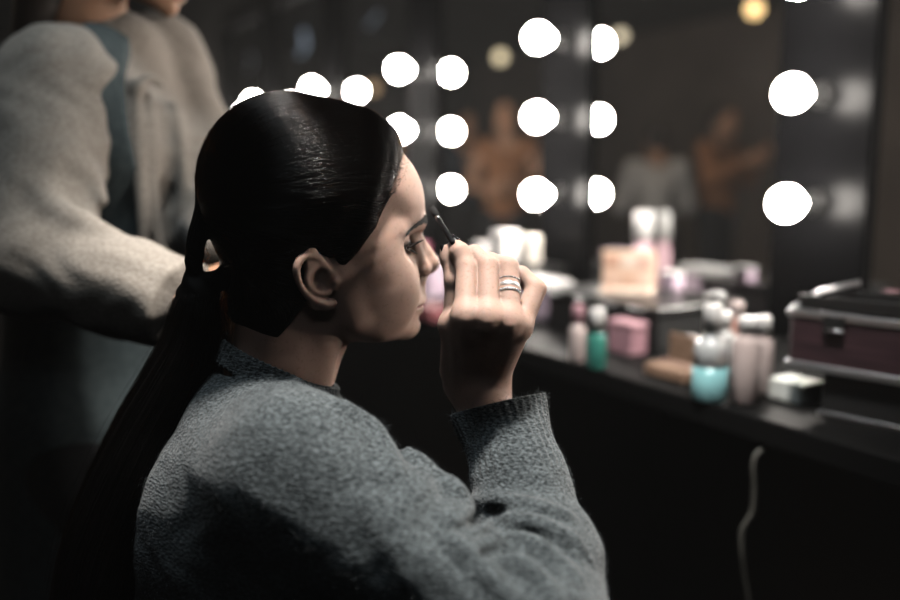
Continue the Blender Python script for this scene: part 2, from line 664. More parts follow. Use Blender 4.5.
def body_w(p):
    hb = gated(p, HC - 0.19, HC + 0.19, head_w, 0.02)
    d = hb
    # trunk under the clothes
    d = smin(d, rc(p, NECK + np.array([0, 0, -.03]), CHEST, 0.045, 0.09), 0.03)
    d = smin(d, rc(p, CHEST, PELV, 0.09, 0.085), 0.04)
    for s, e, w in ((SH_R, EL_R, WR), (SH_L, EL_L, WR_L)):
        d = smin(d, rc(p, NECK + np.array([0, 0, -.05]), s, 0.035, 0.036), 0.03)
        arm = [s, e, w * 0.8 + e * 0.2] if w is WR_L else [s, e, E_SL[1], E_SL[2], E_SL[2] * .4 + WR * .6]
        d = smin(d, chain(p, arm, [0.037, 0.033, 0.024] if w is WR_L else [.037, .034, .033, .027, .024]), 0.012)
    hlo = np.minimum.reduce([WR, THUMB[0][4], FW['little'][0][0]]) - 0.06
    hhi = np.maximum.reduce([WR, FW['index'][0][1], FW['little'][0][1]]) + 0.05
    d = smin(d, gated(p, hlo, hhi, hand_w, 0.02), 0.006)
    d = smin(d, gated(p, WR_L - 0.1, WR_L + np.array([.2, .1, .08]), left_hand, 0.02), 0.012)
    return d
# ------------------------------------------------------------------ hair of the seated woman (head millimetres)
TAIL0 = np.array([-113.0, 2.0, 16.0])          # where the gathered hair leaves the head


def hair_mm(q):
    a = q.copy()
    a[:, 1] = np.abs(a[:, 1])
    u, v, w = a[:, 0], a[:, 1], a[:, 2]
    d = ell(a, (-14, 0, 28), (99, 79, 92))
    d = smin(d, ell(a, (-40, 0, 50), (62, 62, 68)), 26)
    d = smin(d, ell(a, (36, 0, 40), (58, 60, 69)), 24)
    d = smin(d, ell(a, (-38, 0, -4), (56, 66, 60)), 20)
    d = smin(d, ell(a, (-51, 0, -68), (43, 60, 68)), 16)
    # sideburn in front of the ear and behind it
    d = smin(d, chain(a, [(30, 62, 12), (18, 66, -18), (6, 64.5, -42)], [14, 9, 4.0]), 10)
    d = smin(d, ell(a, (-42, 50, -36), (26, 26, 34)), 14)
    # cut to the hairline: front plane over forehead and temple, around the ear
    front = u - (80.5 - 0.0066 * v * v - S01(-w, -60, 20) * 17)
    front = front * 0.8
    d = smax(d, front, 6)
    bottom = -(w + 102 - 1.15 * np.maximum(u + 54, 0) + 0.3 * np.minimum(u + 54, 0))
    d = smax(d, bottom * 0.8, 10)
    ear = ell(a, (EAR_C[0] - 3, 78, EAR_C[2] + 1), (21, 21, 29))
    d = smax(d, -ear, 3)
    d = smin(d, chain(a, [(24, 61, 6), (9, 63.5, -18), (2, 64.0, -34)], [14, 9.5, 4.5]), 6)
    return d


def hair_w(p):
    q = ((p - HC.astype(np.float32)) @ HM.astype(np.float32)) * 1000
    return hair_mm(q) * 0.001


# ------------------------------------------------------------------ her sweater
E_SL = [at(538, 648, .60), at(537, 566, .68), at(522, 490, .738), at(497, 404, .812)]
SL_R = [0.060, 0.051, 0.0385, 0.0415]
CUFF = E_SL[3]
CUFF_A = (E_SL[3] - E_SL[2]) / np.linalg.norm(E_SL[3] - E_SL[2])
CUFF_N = CU * 0.95 - CR * 0.22 + CF * 0.16
CUFF_N = CUFF_N / np.linalg.norm(CUFF_N)
E_SL.append(CUFF + CUFF_A * 0.05)
SL_R.append(0.043)
CUFF_L = WR_L * 0.92 + EL_L * 0.08
CUFF_LA = (WR_L - EL_L) / np.linalg.norm(WR_L - EL_L)
COLC = np.array([-50.0, 0, -145])
COLX = np.array([103.0, 0, -54]) / np.linalg.norm([103, 54])
COLZ = np.array([54.0, 0, 103]) / np.linalg.norm([103, 54])
FOLDS = []


def sweater_base(p):
    q = ((p - HC.astype(np.float32)) @ HM.astype(np.float32)) * 1000
    d = ell(q, (-60, 0, -315), (112, 150, 190)) * 0.001
    d = smin(d, rc(p, h2w(-66, 0, -208), h2w(-66, 0, -250), 0.062, 0.095), 0.03)
    d = smin(d, rc(p, h2w(-66, -20, -203), SH_R + np.array([-.006, .006, -0.008]), 0.058, 0.058), 0.035)
    d = smin(d, rc(p, h2w(-64, 20, -196), SH_L, 0.058, 0.060), 0.035)
    d = smin(d, rc(p, h2w(-70, 0, -330), PELV + np.array([0, 0, .06]), 0.118, 0.125), 0.05)
    d = smax(d, -(p[:, 2] - (PELV[2] - 0.03)), 0.01)
    # sleeves
    u = smin(rc(p, SH_R + np.array([0, 0, -.010]), EL_R + np.array([0, 0, -.006]), 0.055, 0.057), chain(p, E_SL, SL_R, 0.02), 0.012)
    d = smin(d, rc(p, h2w(-92, -70, -255), h2w(-70, -120, -300), .075, .07), .06)
    d = smin(d, u, 0.07)
    u = chain(p, [SH_L, EL_L, CUFF_L, CUFF_L + CUFF_LA * .03], [0.060, 0.056, 0.041, 0.041], 0.03)
    d = smin(d, u, 0.035)
    d = smin(d, ell(q, (-84, 0, -215), (50, 95, 78)) * 0.001, 0.03)
    # throat opening
    c = ((q - COLC.astype(np.float32)) @ np.stack([COLX, [0, 1, 0], COLZ], 1).astype(np.float32))
    rho = np.sqrt((c[:, 0] / 58) ** 2 + (c[:, 1] / 65) ** 2)
    rd = (rho - 1.03) * 60
    d = smax(d, -np.maximum(rd + 1, -(c[:, 2] + 26)) * 0.001, 0.006)
    an = np.arctan2(c[:, 1] / 65, c[:, 0] / 58)
    rib = np.cos(an * 62) * 0.55
    bx = np.maximum(np.abs(rd - 1.5) - 1.9, np.abs(c[:, 2] - 3) - 9.5)
    d = smin(d, (bx - 1.6 + rib) * 0.001 * 0.9, 0.005)
    d = smax(d, -np.maximum(rd + 1.6, -(c[:, 2] + 16)) * 0.001, 0.002)
    return d


def cuff_cut(p, d, C, A, NN, r):
    A = A.astype(np.float32)
    g = (p - C.astype(np.float32)) @ NN.astype(np.float32)
    t = (p - C.astype(np.float32)) @ A
    x = nrm((p - C.astype(np.float32)) - t[:, None] * A)
    near = np.abs(t + 0.0) < 0.12
    near &= x < 0.12
    # ribbing on the last six centimetres
    b = np.cross(A, [0, 0, 1.0])
    b /= np.linalg.norm(b)
    b2 = np.cross(A, b)
    w = p - C.astype(np.float32)
    an = np.arctan2(w @ b2.astype(np.float32), w @ b.astype(np.float32))
    rb = np.cos(an * 34) * 0.0006 * S01(g, -0.066, -0.058)
    d = np.where(near, d + rb, d)
    inner = np.maximum(x - (r - 0.0045 + 0.0045 * S01(g, -.05, -.005)), -(g + 0.045))
    return np.where(near, smax(np.maximum(d, g), -inner, 0.0015), d)


def wav(p, s, ph):
    return np.sin(p[:, 0] * s + 1.7 * np.sin(p[:, 2] * s * .7 + ph) + ph) * np.sin(p[:, 2] * s * .9 + 1.3 * np.sin(p[:, 1] * s * .8 + ph * 2))


def sweater_w(p):
    d = sweater_base(p)
    for pts, r, k in FOLDS:
        lo = np.min(pts, 0) - 0.05
        hi = np.max(pts, 0) + 0.05
        m = ((p > V3(*lo)) & (p < V3(*hi))).all(1)
        if m.any():
            e = chain(p[m], pts, r)
            d[m] = smin(d[m], e, k) if k > 0 else smax(d[m], -e, -k)
    d = d + 0.0014 * wav(p, 46, .4) + 0.0006 * wav(p, 110, 1.9)
    d = cuff_cut(p, d, CUFF, CUFF_A, CUFF_N, 0.0372)
    d = cuff_cut(p, d, CUFF_L, CUFF_LA, CUFF_LA, 0.0366)
    return d


def hit(px, py, y0=0.4, y1=1.2, push=0.0):
    """first sweater surface point seen along a sight line"""
    ys = np.linspace(y0, y1, 900)
    P = np.array([at(px, py, y) for y in ys], np.float32)
    v = sweater_base(P)
    i = np.argmax(v < 0.0005)
    if v[i] >= 0.0005: i = int(np.argmin(v))
    return at(px, py, ys[i] + push)


def fold(px, r, k=0.012, push=0.0):
    pts = [hit(x, y, push=push) for x, y in px]
    n = len(pts)
    rr = [r * math.sin(math.pi * (i + .35) / (n - .3)) ** .7 for i in range(n)]
    c, r2 = cat(pts, 3, rr)
    return (c, r2, k)


_f = [
    ([(474, 528), (492, 522), (515, 521), (542, 527), (572, 541), (590, 560)], .0080, .007, .002),
    ([(480, 546), (502, 539), (526, 543), (552, 556), (580, 582)], .0080, .007, .002),
    ([(490, 566), (512, 562), (534, 574), (556, 600)], .0080, .007, .002),
    ([(470, 575), (492, 583), (512, 600), (525, 620)], .0075, .007, .002),
    ([(470, 506), (490, 500), (512, 502), (540, 508), (566, 515)], .005, .014, .0),
    ([(420, 462), (440, 480), (456, 494), (462, 508), (452, 520)], .010, .014, .003),
    ([(408, 452), (420, 470), (418, 492), (404, 512)], .007, .016, .003),
    ([(346, 408), (368, 424), (386, 448), (392, 474)], .006, .02, .004),
    ([(392, 522), (420, 552), (446, 580), (470, 606)], .007, .018, .002),
    ([(366, 505), (392, 545), (420, 585), (440, 610)], .006, .018, .003),
    ([(452, 540), (470, 556), (486, 574)], .006, .012, .001),
]
for _a in _f: FOLDS.append(fold(*_a))
_v = [
    ([(470, 537), (492, 531), (520, 532), (548, 541), (578, 560)], .0042, -.006, -.0015),
    ([(482, 556), (505, 551), (530, 558), (556, 576)], .0042, -.006, -.0015),
    ([(460, 530), (472, 524), (486, 515), (500, 512)], .0042, -.006, -.0015),
]
for _a in _v: FOLDS.append(fold(*_a))


# ------------------------------------------------------------------ ponytail paths (world)
def hp(px, py, v):
    return HC + HM @ (loc(px, py, v) * 0.001)


TAIL_A = [hp(214, 190, 2), hp(207, 208, 2), hp(201.5, 222, 1), hp(197.5, 236, 1), hp(195, 250, 0), hp(194.3, 262, 0), hp(193.5, 272, 0), hp(193, 285, -1),
          hp(196, 302, -3), hp(189, 345, -6), hp(172, 385, -8), hp(150, 430, -9), hp(131, 477, -12), hp(108, 540, -14), hp(92, 610, -18), hp(78, 690, -20)]
TAIL_AR = [.015, .0095, .0075, .0074, .0068, .0064, .0060, .0085, .019, .025, .028, .031, .034, .036, .034, .024]
TAIL_B = [hp(256, 258, -24), hp(240, 269, -14), hp(224, 278, -8), hp(211, 284, -5), hp(203, 296, -4), hp(196, 318, -4)]
TAIL_BR = [.013, .0112, .0094, .0095, .0120, .016]


def tail_w(p):
    d = chain(p, *cat(TAIL_A, 4, TAIL_AR), 0.004)
    e = chain(p, *cat(TAIL_B, 4, TAIL_BR), 0.004)
    d = smin(d, e, 0.005)
    # plaited twist where the strands are crossed
    tw = np.sin((p[:, 2] - 1.09) * 380 + (p[:, 0] + .27) * 260) * 0.0006 * S01(p[:, 2], 1.075, 1.09) * S01(-p[:, 2], -1.14, -1.125)
    return d + tw


def allhair_w(p):
    d = gated(p, HC - 0.16, HC + 0.16, hair_w, 0.02)
    q = tail_w(p)
    return smin(d, q, 0.005)
# ------------------------------------------------------------------ materials for people
def skin_mat(name, base, rough=0.55, lips=(0.42, 0.13, 0.12)):
    m = mat(name, base, rough)
    b = m.node_tree.nodes['Principled BSDF']
    b.inputs['Subsurface Weight'].default_value = 0.18
    b.inputs['Subsurface Radius'].default_value = (1.0, 0.35, 0.18)
    b.inputs['Subsurface Scale'].default_value = 0.004
    b.inputs['Specular IOR Level'].default_value = 0.28
    tc = N(m, 'ShaderNodeTexCoord')
    n1 = N(m, 'ShaderNodeTexNoise', Scale=38.0, Detail=3.0)
    L(m, tc, 'Object', n1, 'Vector')
    n2 = N(m, 'ShaderNodeTexNoise', Scale=330.0, Detail=2.0)
    L(m, tc, 'Object', n2, 'Vector')
    r2 = N(m, 'ShaderNodeValToRGB')
    r2.color_ramp.elements[0].position = 0.57
    r2.color_ramp.elements[1].position = 0.72
    r2.color_ramp.elements[0].color = (0, 0, 0, 1)
    r2.color_ramp.elements[1].color = (0.35, 0.35, 0.35, 1)
    L(m, n2, 'Fac', r2, 'Fac')
    mx = N(m, 'ShaderNodeMix', data_type='RGBA')
    mx.inputs['A'].default_value = (*[c * 0.93 for c in base], 1)
    mx.inputs['B'].default_value = (min(1, base[0] * 1.06), base[1] * 1.02, base[2] * 1.0, 1)
    L(m, n1, 'Fac', mx, 'Factor')
    m2 = N(m, 'ShaderNodeMix', data_type='RGBA')
    m2.inputs['B'].default_value = (base[0] * 0.62, base[1] * 0.5, base[2] * 0.42, 1)
    m.node_tree.links.new(mx.outputs['Result'], m2.inputs['A'])
    m.node_tree.links.new(r2.outputs['Color'], m2.inputs['Factor'])
    last = m2
    for att, col in (('lip', lips), ('liner', (0.012, 0.010, 0.010)), ('mole', (0.12, 0.055, 0.035))):
        at_ = N(m, 'ShaderNodeAttribute', attribute_name=att)
        k = N(m, 'ShaderNodeMix', data_type='RGBA')
        k.inputs['B'].default_value = (*col, 1)
        m.node_tree.links.new(last.outputs['Result'], k.inputs['A'])
        m.node_tree.links.new(at_.outputs['Fac'], k.inputs['Factor'])
        last = k
    m.node_tree.links.new(last.outputs['Result'], b.inputs['Base Color'])
    bp = N(m, 'ShaderNodeBump', Strength=0.22, Distance=0.0006)
    n3 = N(m, 'ShaderNodeTexNoise', Scale=900.0, Detail=3.0)
    L(m, tc, 'Object', n3, 'Vector')
    L(m, n3, 'Fac', bp, 'Height')
    L(m, bp, 'Normal', b, 'Normal')
    return m


def hair_mat(name, melanin=1.0, rough=0.12, red=0.1):
    m = bpy.data.materials.new(name)
    m.use_nodes = True
    nt = m.node_tree
    nt.nodes.clear()
    o = nt.nodes.new('ShaderNodeOutputMaterial')
    h = nt.nodes.new('ShaderNodeBsdfHairPrincipled')
    h.parametrization = 'MELANIN'
    h.inputs['Melanin'].default_value = melanin
    h.inputs['Melanin Redness'].default_value = red
    h.inputs['Roughness'].default_value = rough
    h.inputs['Radial Roughness'].default_value = 0.35
    h.inputs['Random Roughness'].default_value = 0.5
    h.inputs['IOR'].default_value = 1.33
    h.inputs['Random Color'].default_value = 0.25
    nt.links.new(h.outputs[0], o.inputs['Surface'])
    return m


def knit_mat(name, c1, c2, scale=260, bump=0.6, row=(1.0, 1.0, 2.2)):
    m = mat(name, c1, 0.95)
    b = m.node_tree.nodes['Principled BSDF']
    b.inputs['Specular IOR Level'].default_value = 0.12
    b.inputs['Sheen Weight'].default_value = 0.25
    b.inputs['Sheen Roughness'].default_value = 0.5
    tc = N(m, 'ShaderNodeTexCoord')
    mp = N(m, 'ShaderNodeMapping')
    mp.inputs['Scale'].default_value = row
    mp.inputs['Rotation'].default_value = (0.35, 0.5, 0.2)
    L(m, tc, 'Object', mp, 'Vector')
    n1 = N(m, 'ShaderNodeTexNoise', Scale=scale, Detail=3.0, Roughness=0.7)
    L(m, mp, 'Vector', n1, 'Vector')
    rp = N(m, 'ShaderNodeValToRGB')
    rp.color_ramp.elements[0].position = 0.36
    rp.color_ramp.elements[1].position = 0.66
    rp.color_ramp.elements[0].color = (*c1, 1)
    rp.color_ramp.elements[1].color = (*c2, 1)
    L(m, n1, 'Fac', rp, 'Fac')
    L(m, rp, 'Color', b, 'Base Color')
    v = N(m, 'ShaderNodeTexVoronoi', Scale=scale * 0.9)
    L(m, mp, 'Vector', v, 'Vector')
    bp = N(m, 'ShaderNodeBump', Strength=bump, Distance=0.002)
    L(m, v, 'Distance', bp, 'Height')
    L(m, bp, 'Normal', b, 'Normal')
    return m


M_SKIN = skin_mat('fair_skin', (0.67, 0.45, 0.365))
M_HAIR = mat('black_hair_mass', (0.005, 0.0045, 0.0045), 0.6)
M_HAIR.node_tree.nodes['Principled BSDF'].inputs['Specular IOR Level'].default_value = 0.03
M_BROWHAIR = mat('dark_brow_hair', (0.010, 0.008, 0.007), 0.7)
M_HAIRS = hair_mat('black_hair_strands')
M_WISP = hair_mat('backlit_hair_strands', 0.72, 0.3, 0.5)  # back light on the nape wisps put into a paler hair colour
M_KNIT = knit_mat('grey_melange_knit', (0.016, 0.021, 0.023), (0.175, 0.20, 0.21))
M_FUZZ = mat('grey_wool_fuzz', (0.19, 0.21, 0.22), 0.9)
M_FUZZ.node_tree.nodes['Principled BSDF'].inputs['Specular IOR Level'].default_value = 0.1
M_NAIL = mat('black_nail_polish', (0.006, 0.005, 0.006), 0.25)
M_NAIL.node_tree.nodes['Principled BSDF'].inputs['Specular IOR Level'].default_value = 0.12
M_BLACK = noisy(mat('black_trousers_cloth', (0.015, 0.015, 0.017), 0.85), (0.012, 0.012, 0.014), (0.022, 0.022, 0.024), 120)
M_LEATHER = noisy(mat('black_leather', (0.012, 0.012, 0.012), 0.4), (0.010, 0.010, 0.010), (0.02, 0.018, 0.017), 60, bump=0.3, bscale=200)
M_SILVER = mat('polished_silver', (0.9, 0.9, 0.9), 0.42, 1.0)
M_SILVERD = noisy(mat('pave_silver', (0.6, 0.6, 0.6), 0.25, 1.0), (0.25, 0.25, 0.26), (0.9, 0.9, 0.92), 900)

# ------------------------------------------------------------------ the woman: one skin, clothing and hair as children
woman = empty('person', (HC[0] - 0.05, HC[1], 0.0), PSI)
tag(woman, 'woman in grey knit sweater with black ponytail holding a brow wand to her eyebrow', 'person')
bpy.context.view_layer.update()
W_INV = np.array(woman.matrix_world.inverted())


def to_local(P, inv):
    P = np.asarray(P, float)
    return P @ inv[:3, :3].T + inv[:3, 3]


def world_obj(name, f, lo, hi, h, m, parent, inv, **kw):
    P, Q = polygonize(f, lo, hi, h, **kw)
    return link(name, mesh_from(name, to_local(P, inv), Q), m, parent), P, Q


def mb_local(mb, inv):
    mb.v = [tuple(r) for r in to_local(np.array(mb.v), inv)]
    return mb


b_o, b_P, _ = world_obj('body', body_w, (-.42, .42, .50), (.32, 1.22, 1.36), .0015, M_SKIN, woman, W_INV)
_q = ((b_P - HC) @ HM * 1000).astype(np.float32)
_a = _q.copy()
_a[:, 1] = np.abs(_a[:, 1])
_l = np.minimum(chain(_a, [(103.2, 3.2, -79.4), (99.5, 12, -80.6), (89.5, 23, -83.6)], [4.7, 3.9, 2.0]),
                chain(_a, [(99.6, 0, -87.6), (97.0, 10, -87.0), (88.5, 22, -84.4)], [5.0, 4.4, 1.8]))
vattr(b_o.data, 'lip', S01(-_l, -1.6, -0.2) * 0.9)
_e = _a - V3(*EYE)
_re = nrm(_e)
_az = np.degrees(np.arctan2(_e[:, 1], _e[:, 0]))
_el = np.degrees(np.arcsin(np.clip(_e[:, 2] / np.maximum(_re, 1e-3), -1, 1)))
_s = np.clip((_az - 20) / 54, -1, 1)
_ou = 16 * (1 - _s * _s) + 1.5 * _s
_od = -17 * (1 - _s * _s) + 1.5 * _s
_ln = (1 - S01(np.abs(_el - _ou - 2), 4.5, 10.0)) + 0.8 * (1 - S01(np.abs(_el - _od + 1), 1.5, 4.5))
_ln = _ln + 0.6 * (1 - S01(np.abs(_el - _ou - 9), 5.0, 18.0))
_ln *= (_re < 17) * (1 - S01(np.abs(_az - 22), 60, 76)) * (_a[:, 0] > 60)
vattr(b_o.data, 'liner', np.clip(_ln, 0, 0.92))
_ml = np.array([loc(400, 322, -38) * (1, 1, 1)])
_mm = np.zeros(len(_q), np.float32)
for px, py, r in ((400, 321, 1.5), (384, 300, .7), (376, 282, .7), (396, 262, .6), (390, 330, .6)):
    for v in np.linspace(-20, -62, 43):
        c = loc(px, py, v)
        if head_mm(np.array([c], np.float32))[0] < 0.5:
            break
    _mm = np.maximum(_mm, 1 - S01(nrm(_q - c.astype(np.float32)), r * 0.6, r * 1.2))
vattr(b_o.data, 'mole', _mm * 0.75)

# eyeballs
M_EYE = mat('eyeball', (0.75, 0.72, 0.68), 0.08)
_b = M_EYE.node_tree.nodes['Principled BSDF']
_at = N(M_EYE, 'ShaderNodeAttribute', attribute_name='angle')
_rp = N(M_EYE, 'ShaderNodeValToRGB')
_cr = _rp.color_ramp
_cr.elements[0].position = 0.0
_cr.elements[0].color = (0.004, 0.003, 0.003, 1)
_cr.elements[1].position = 1.0
_cr.elements[1].color = (0.48, 0.43, 0.40, 1)
for p_, c_ in ((0.11, (0.004, 0.003, 0.003)), (0.13, (0.13, 0.07, 0.035)), (0.25, (0.06, 0.03, 0.015)), (0.29, (0.02, 0.012, 0.01)), (0.32, (0.50, 0.46, 0.43))):
    _k = _cr.elements.new(p_)
    _k.color = (*c_, 1)
L(M_EYE, _at, 'Fac', _rp, 'Fac')
L(M_EYE, _rp, 'Color', _b, 'Base Color')
for s in (-1, 1):
    mb = MB().ball((0, 0, 0), EYR, 64)
    V = np.array(mb.v)
    g = np.array([1, -0.10, -0.06])
    g /= np.linalg.norm(g)
    cs = V @ g / EYR
    ang = np.degrees(np.arccos(np.clip(cs, -1, 1))) / 90
    V = V + (g * 1.1)[None] * (S01(cs, math.cos(.55), 1.0))[:, None]
    Wp = HC + (V + np.array([EYE[0], s * EYE[1], EYE[2]])) @ HM.T * 0.001
    mb.v = [tuple(r) for r in Wp]
    o = mb_local(mb, W_INV).build('eyeball', M_EYE, woman)
    vattr(o.data, 'angle', ang)


def face_u(v, w, lo=50.0, hi=135.0):
    us = np.linspace(hi, lo, 400)
    f = head_mm(np.stack([us, np.full(400, v), np.full(400, w)], 1).astype(np.float32))
    return us[int(np.argmax(f < 0))]


def loc2(P):
    """head mm -> woman local metres"""
    return to_local(HC + np.asarray(P, float) @ HM.T * 0.001, W_INV)


def project_head(f, P, n=3, off=0.0):
    P = np.asarray(P, float).copy()
    for _ in range(n):
        v = f(P.astype(np.float32)) - off
        g = grad(f, P, 0.6)
        g /= np.maximum(np.sqrt((g * g).sum(1)), .3)[:, None]
        P -= np.clip(v, -4, 4)[:, None] * g
    return P


# eyebrows and lashes
for s in (-1, 1):
    S = []
    key = np.array([(8, 0.0), (18, 2.6), (29, 3.8), (40, 1.2), (51, -5.5)], float)
    cv = cat([(a, b, 0) for a, b in key], 8)[:, :2]
    for i in range(950):
        t = RNG.random() ** 0.9 * (len(cv) - 2)
        k = int(t)
        c = cv[k] + (cv[k + 1] - cv[k]) * (t - k)
        dr = cv[k + 1] - cv[k]
        dr /= np.linalg.norm(dr)
        wd = 4.2 * (1 - 0.72 * t / len(cv))
        c = c + np.array([0, RNG.normal() * wd * 0.42])
        d2 = dr + np.array([0, 0.55 * (1 - t / len(cv)) + RNG.normal() * .12])
        pts = []
        for q in range(4):
            vv, ww = c + d2 * (q * 2.0) + np.array([0, -0.05 * q * q])
            pts.append((face_u(vv, ww) + 0.25 + 0.16 * q, s * vv, ww))
        S.append(loc2(pts))
    strands('eyebrow', S, 0.00040, M_BROWHAIR, woman, 0.3)
    S = []
    for up_ in (1, 0):
        for i in range(220 if up_ else 80):
            az = math.radians(-22 + 94 * (i + RNG.random() * .6) / (220 if up_ else 80))
            ss = (math.degrees(az) - 20) / 54
            el = math.radians((16 if up_ else -17) * (1 - ss * ss) + 1.5 * ss)
            c = np.array([math.cos(el) * math.cos(az), math.cos(el) * math.sin(az), math.sin(el)])
            out = np.array([math.cos(az), math.sin(az) * 0.85, 0])
            ln = (11 if up_ else 5) * (0.8 + .3 * RNG.random())
            pts = []
            for q in range(5):
                t = q / 4
                p_ = c * 14.2 + out * ln * t + np.array([0, 0, (0.40 if up_ else -0.45) * ln * t * t - (0.12 * ln * t if up_ else 0)])
                p_ = p_ + np.array(EYE)
                pts.append((p_[0], s * p_[1], p_[2]))
            S.append(loc2(pts))
    strands('eyelashes', S, 0.00050, M_BROWHAIR, woman, 0.25)

# ------------------------------------------------------------------ hair
h_o, h_P, _ = world_obj('hair', allhair_w, (-.52, .62, .60), (.06, 1.06, 1.36), .0022, M_HAIR, woman, W_INV)
hq = (h_P - HC) @ HM * 1000
onhead = hq[(hq[:, 2] > -85) & (nrm(hq.astype(np.float32)) < 190)]
v_ = hair_mm(onhead.astype(np.float32))
onhead = onhead[np.abs(v_) < 0.8]
frontness = onhead[:, 0] - (80.5 - 0.0066 * onhead[:, 1] ** 2)
w_near = np.where((frontness > -9) & (onhead[:, 2] > -30), 6.0, 1.0)
w_near = w_near * np.where(onhead[:, 1] < 8, 1.0, 0.25)
NS = 11000
st = onhead[RNG.choice(len(onhead), NS, p=w_near / w_near.sum())]
tgt = np.where((st[:, 2] < -14)[:, None] & (st[:, 0] < 30)[:, None], ((HC * 0 + TAIL_B[0] - HC) @ HM * 1000)[None], ((TAIL_A[1] - HC) @ HM * 1000)[None])
cur = project_head(hair_mm, st, 2)
paths = [cur.copy()]
alive = np.ones(NS, bool)
step = 8.5
lens = np.full(NS, 1)
for it in range(24):
    g = grad(hair_mm, cur, 0.8)
    g /= np.maximum(np.sqrt((g * g).sum(1)), .3)[:, None]
    d = tgt - cur
    dist = np.sqrt((d * d).sum(1))
    d /= dist[:, None]
    d = d + np.stack([np.zeros(NS), np.zeros(NS), 0.35 * S01(cur[:, 0], 10, 90)], 1)
    d -= (d * g).sum(1)[:, None] * g
    d /= np.maximum(np.sqrt((d * d).sum(1)), 1e-3)[:, None]
    nx = project_head(hair_mm, cur + d * step, 2)
    alive &= dist > 13
    cur = np.where(alive[:, None], nx, cur)
    lens = np.where(alive, it + 2, lens)
    paths.append(cur.copy())
paths = np.stack(paths, 1)
S, R = [], []
_ca = np.arctan2(st[:, 1], st[:, 2] - 16) * 9 + st[:, 0] * .012
lift = np.abs(RNG.normal(0.2, 0.3, NS)) + 0.05 + 1.3 * np.abs(np.sin(_ca * 2.3 + 1.7 * np.sin(_ca * .9))) ** 2
for i in range(NS):
    n = int(lens[i])
    if n < 4: continue
    P = paths[i, :n]
    t0 = P[0] - P[1]
    t0 /= max(np.linalg.norm(t0), 1e-6)
    off = P / np.linalg.norm(P, axis=1)[:, None]
    k = np.sin(np.linspace(0, 1, n) * math.pi)[:, None]
    P = P + off * (lift[i] * (0.3 + k) + 0.8 * k * np.sin(np.arange(n)[:, None] * RNG.uniform(.5, 1.3) + RNG.uniform(0, 6.3))) + RNG.normal(size=3)[None] * 0.35 * k
    if P[0, 0] - (80.5 - 0.0066 * P[0, 1] ** 2) > -9 and P[0, 2] > -30:
        root = project_head(head_mm, (P[0] + t0 * (2 + 11 * RNG.random() ** 1.4))[None], 3, 0.15)
        P = np.concatenate([root, P])
    S.append(loc2(P))
    R.append(0.00010)
# a few flyaways and baby hairs
for i in range(70):
    j = RNG.integers(NS)
    n = int(lens[j])
    if n < 6: continue
    P = paths[j, :n]
    off = P / np.linalg.norm(P, axis=1)[:, None]
    k = np.linspace(0, 1, n)[:, None]
    P = P + off * (k * (1 - k) * RNG.uniform(6, 22)) + RNG.normal(size=3)[None] * 5 * k * (1 - k)
    S.append(loc2(P))
    R.append(0.00006)
for i in range(26):
    c = loc(400 + RNG.normal() * 3, 150 + RNG.normal() * 5, RNG.uniform(-6, 10))
    c = project_head(head_mm, c[None], 3, 0.1)[0]
    a = RNG.uniform(-0.2, 1.2)
    ln = RNG.uniform(6, 17)
    S.append(loc2([c + np.array([math.cos(a + q * .12), RNG.normal() * .05, math.sin(a + q * .12) + .2]) * ln * q / 4 for q in range(5)]))
    R.append(0.00006)
# ponytail strands
for path, rad, cnt in ((TAIL_A, TAIL_AR, 1500), (TAIL_B, TAIL_BR, 350)):
    c, r = cat(path, 3, rad)
    tn = np.gradient(c, axis=0)
    tn /= np.linalg.norm(tn, axis=1)[:, None]
    u = np.cross(tn, HL)
    u /= np.linalg.norm(u, axis=1)[:, None]
    w = np.cross(tn, u)
    for i in range(cnt):
        a = RNG.uniform(0, 2 * math.pi)
        tw = RNG.normal() * 0.35
        k = 1.0 + abs(RNG.normal()) * 0.05 + (0.25 * RNG.random() if RNG.random() < 0.03 else 0)
        an = a + np.linspace(0, 1, len(c)) * (tw + 1.2)
        P = c + (u * np.cos(an)[:, None] + w * np.sin(an)[:, None]) * (r * k)[:, None]
        m = len(c) - int(RNG.random() * 6)
        S.append(to_local(P[:m], W_INV))
        R.append(0.00011)
# loose loops beside the gap
for i in range(9):
    a0 = hp(203 + RNG.normal() * 2, 232 + RNG.normal() * 6, -4)
    pts = [a0]
    x, y = 204, 238
    for q in range(7):
        x += RNG.uniform(-1, 3.4) if q < 4 else RNG.uniform(-4, 0)
        y += RNG.uniform(3, 7)
        pts.append(hp(x, y, -4 + RNG.normal()))
    S.append(to_local(np.array(cat(pts, 3)), W_INV))
    R.append(0.00010)
strands('hair_strands', S, R, M_HAIRS, h_o, 0.5).matrix_parent_inverse = Matrix.Identity(4)
S = []
for i in range(120):
    x = 224 + RNG.normal() * 4
    y = 298 + RNG.normal() * 3
    dx = RNG.uniform(-7, 7)
    vv = RNG.uniform(-16, -6)
    S.append(to_local(np.array(cat([hp(x + 3, y, vv), hp(x + dx * .3, y + 14, vv), hp(x + dx, y + 30, vv), hp(x + dx * 1.1 - 2, y + 47, vv)], 4)), W_INV))
tag(strands('nape_wisps', S, 0.00014, M_WISP, h_o, 0.4), 'loose hair at the nape with back light painted into its colour')

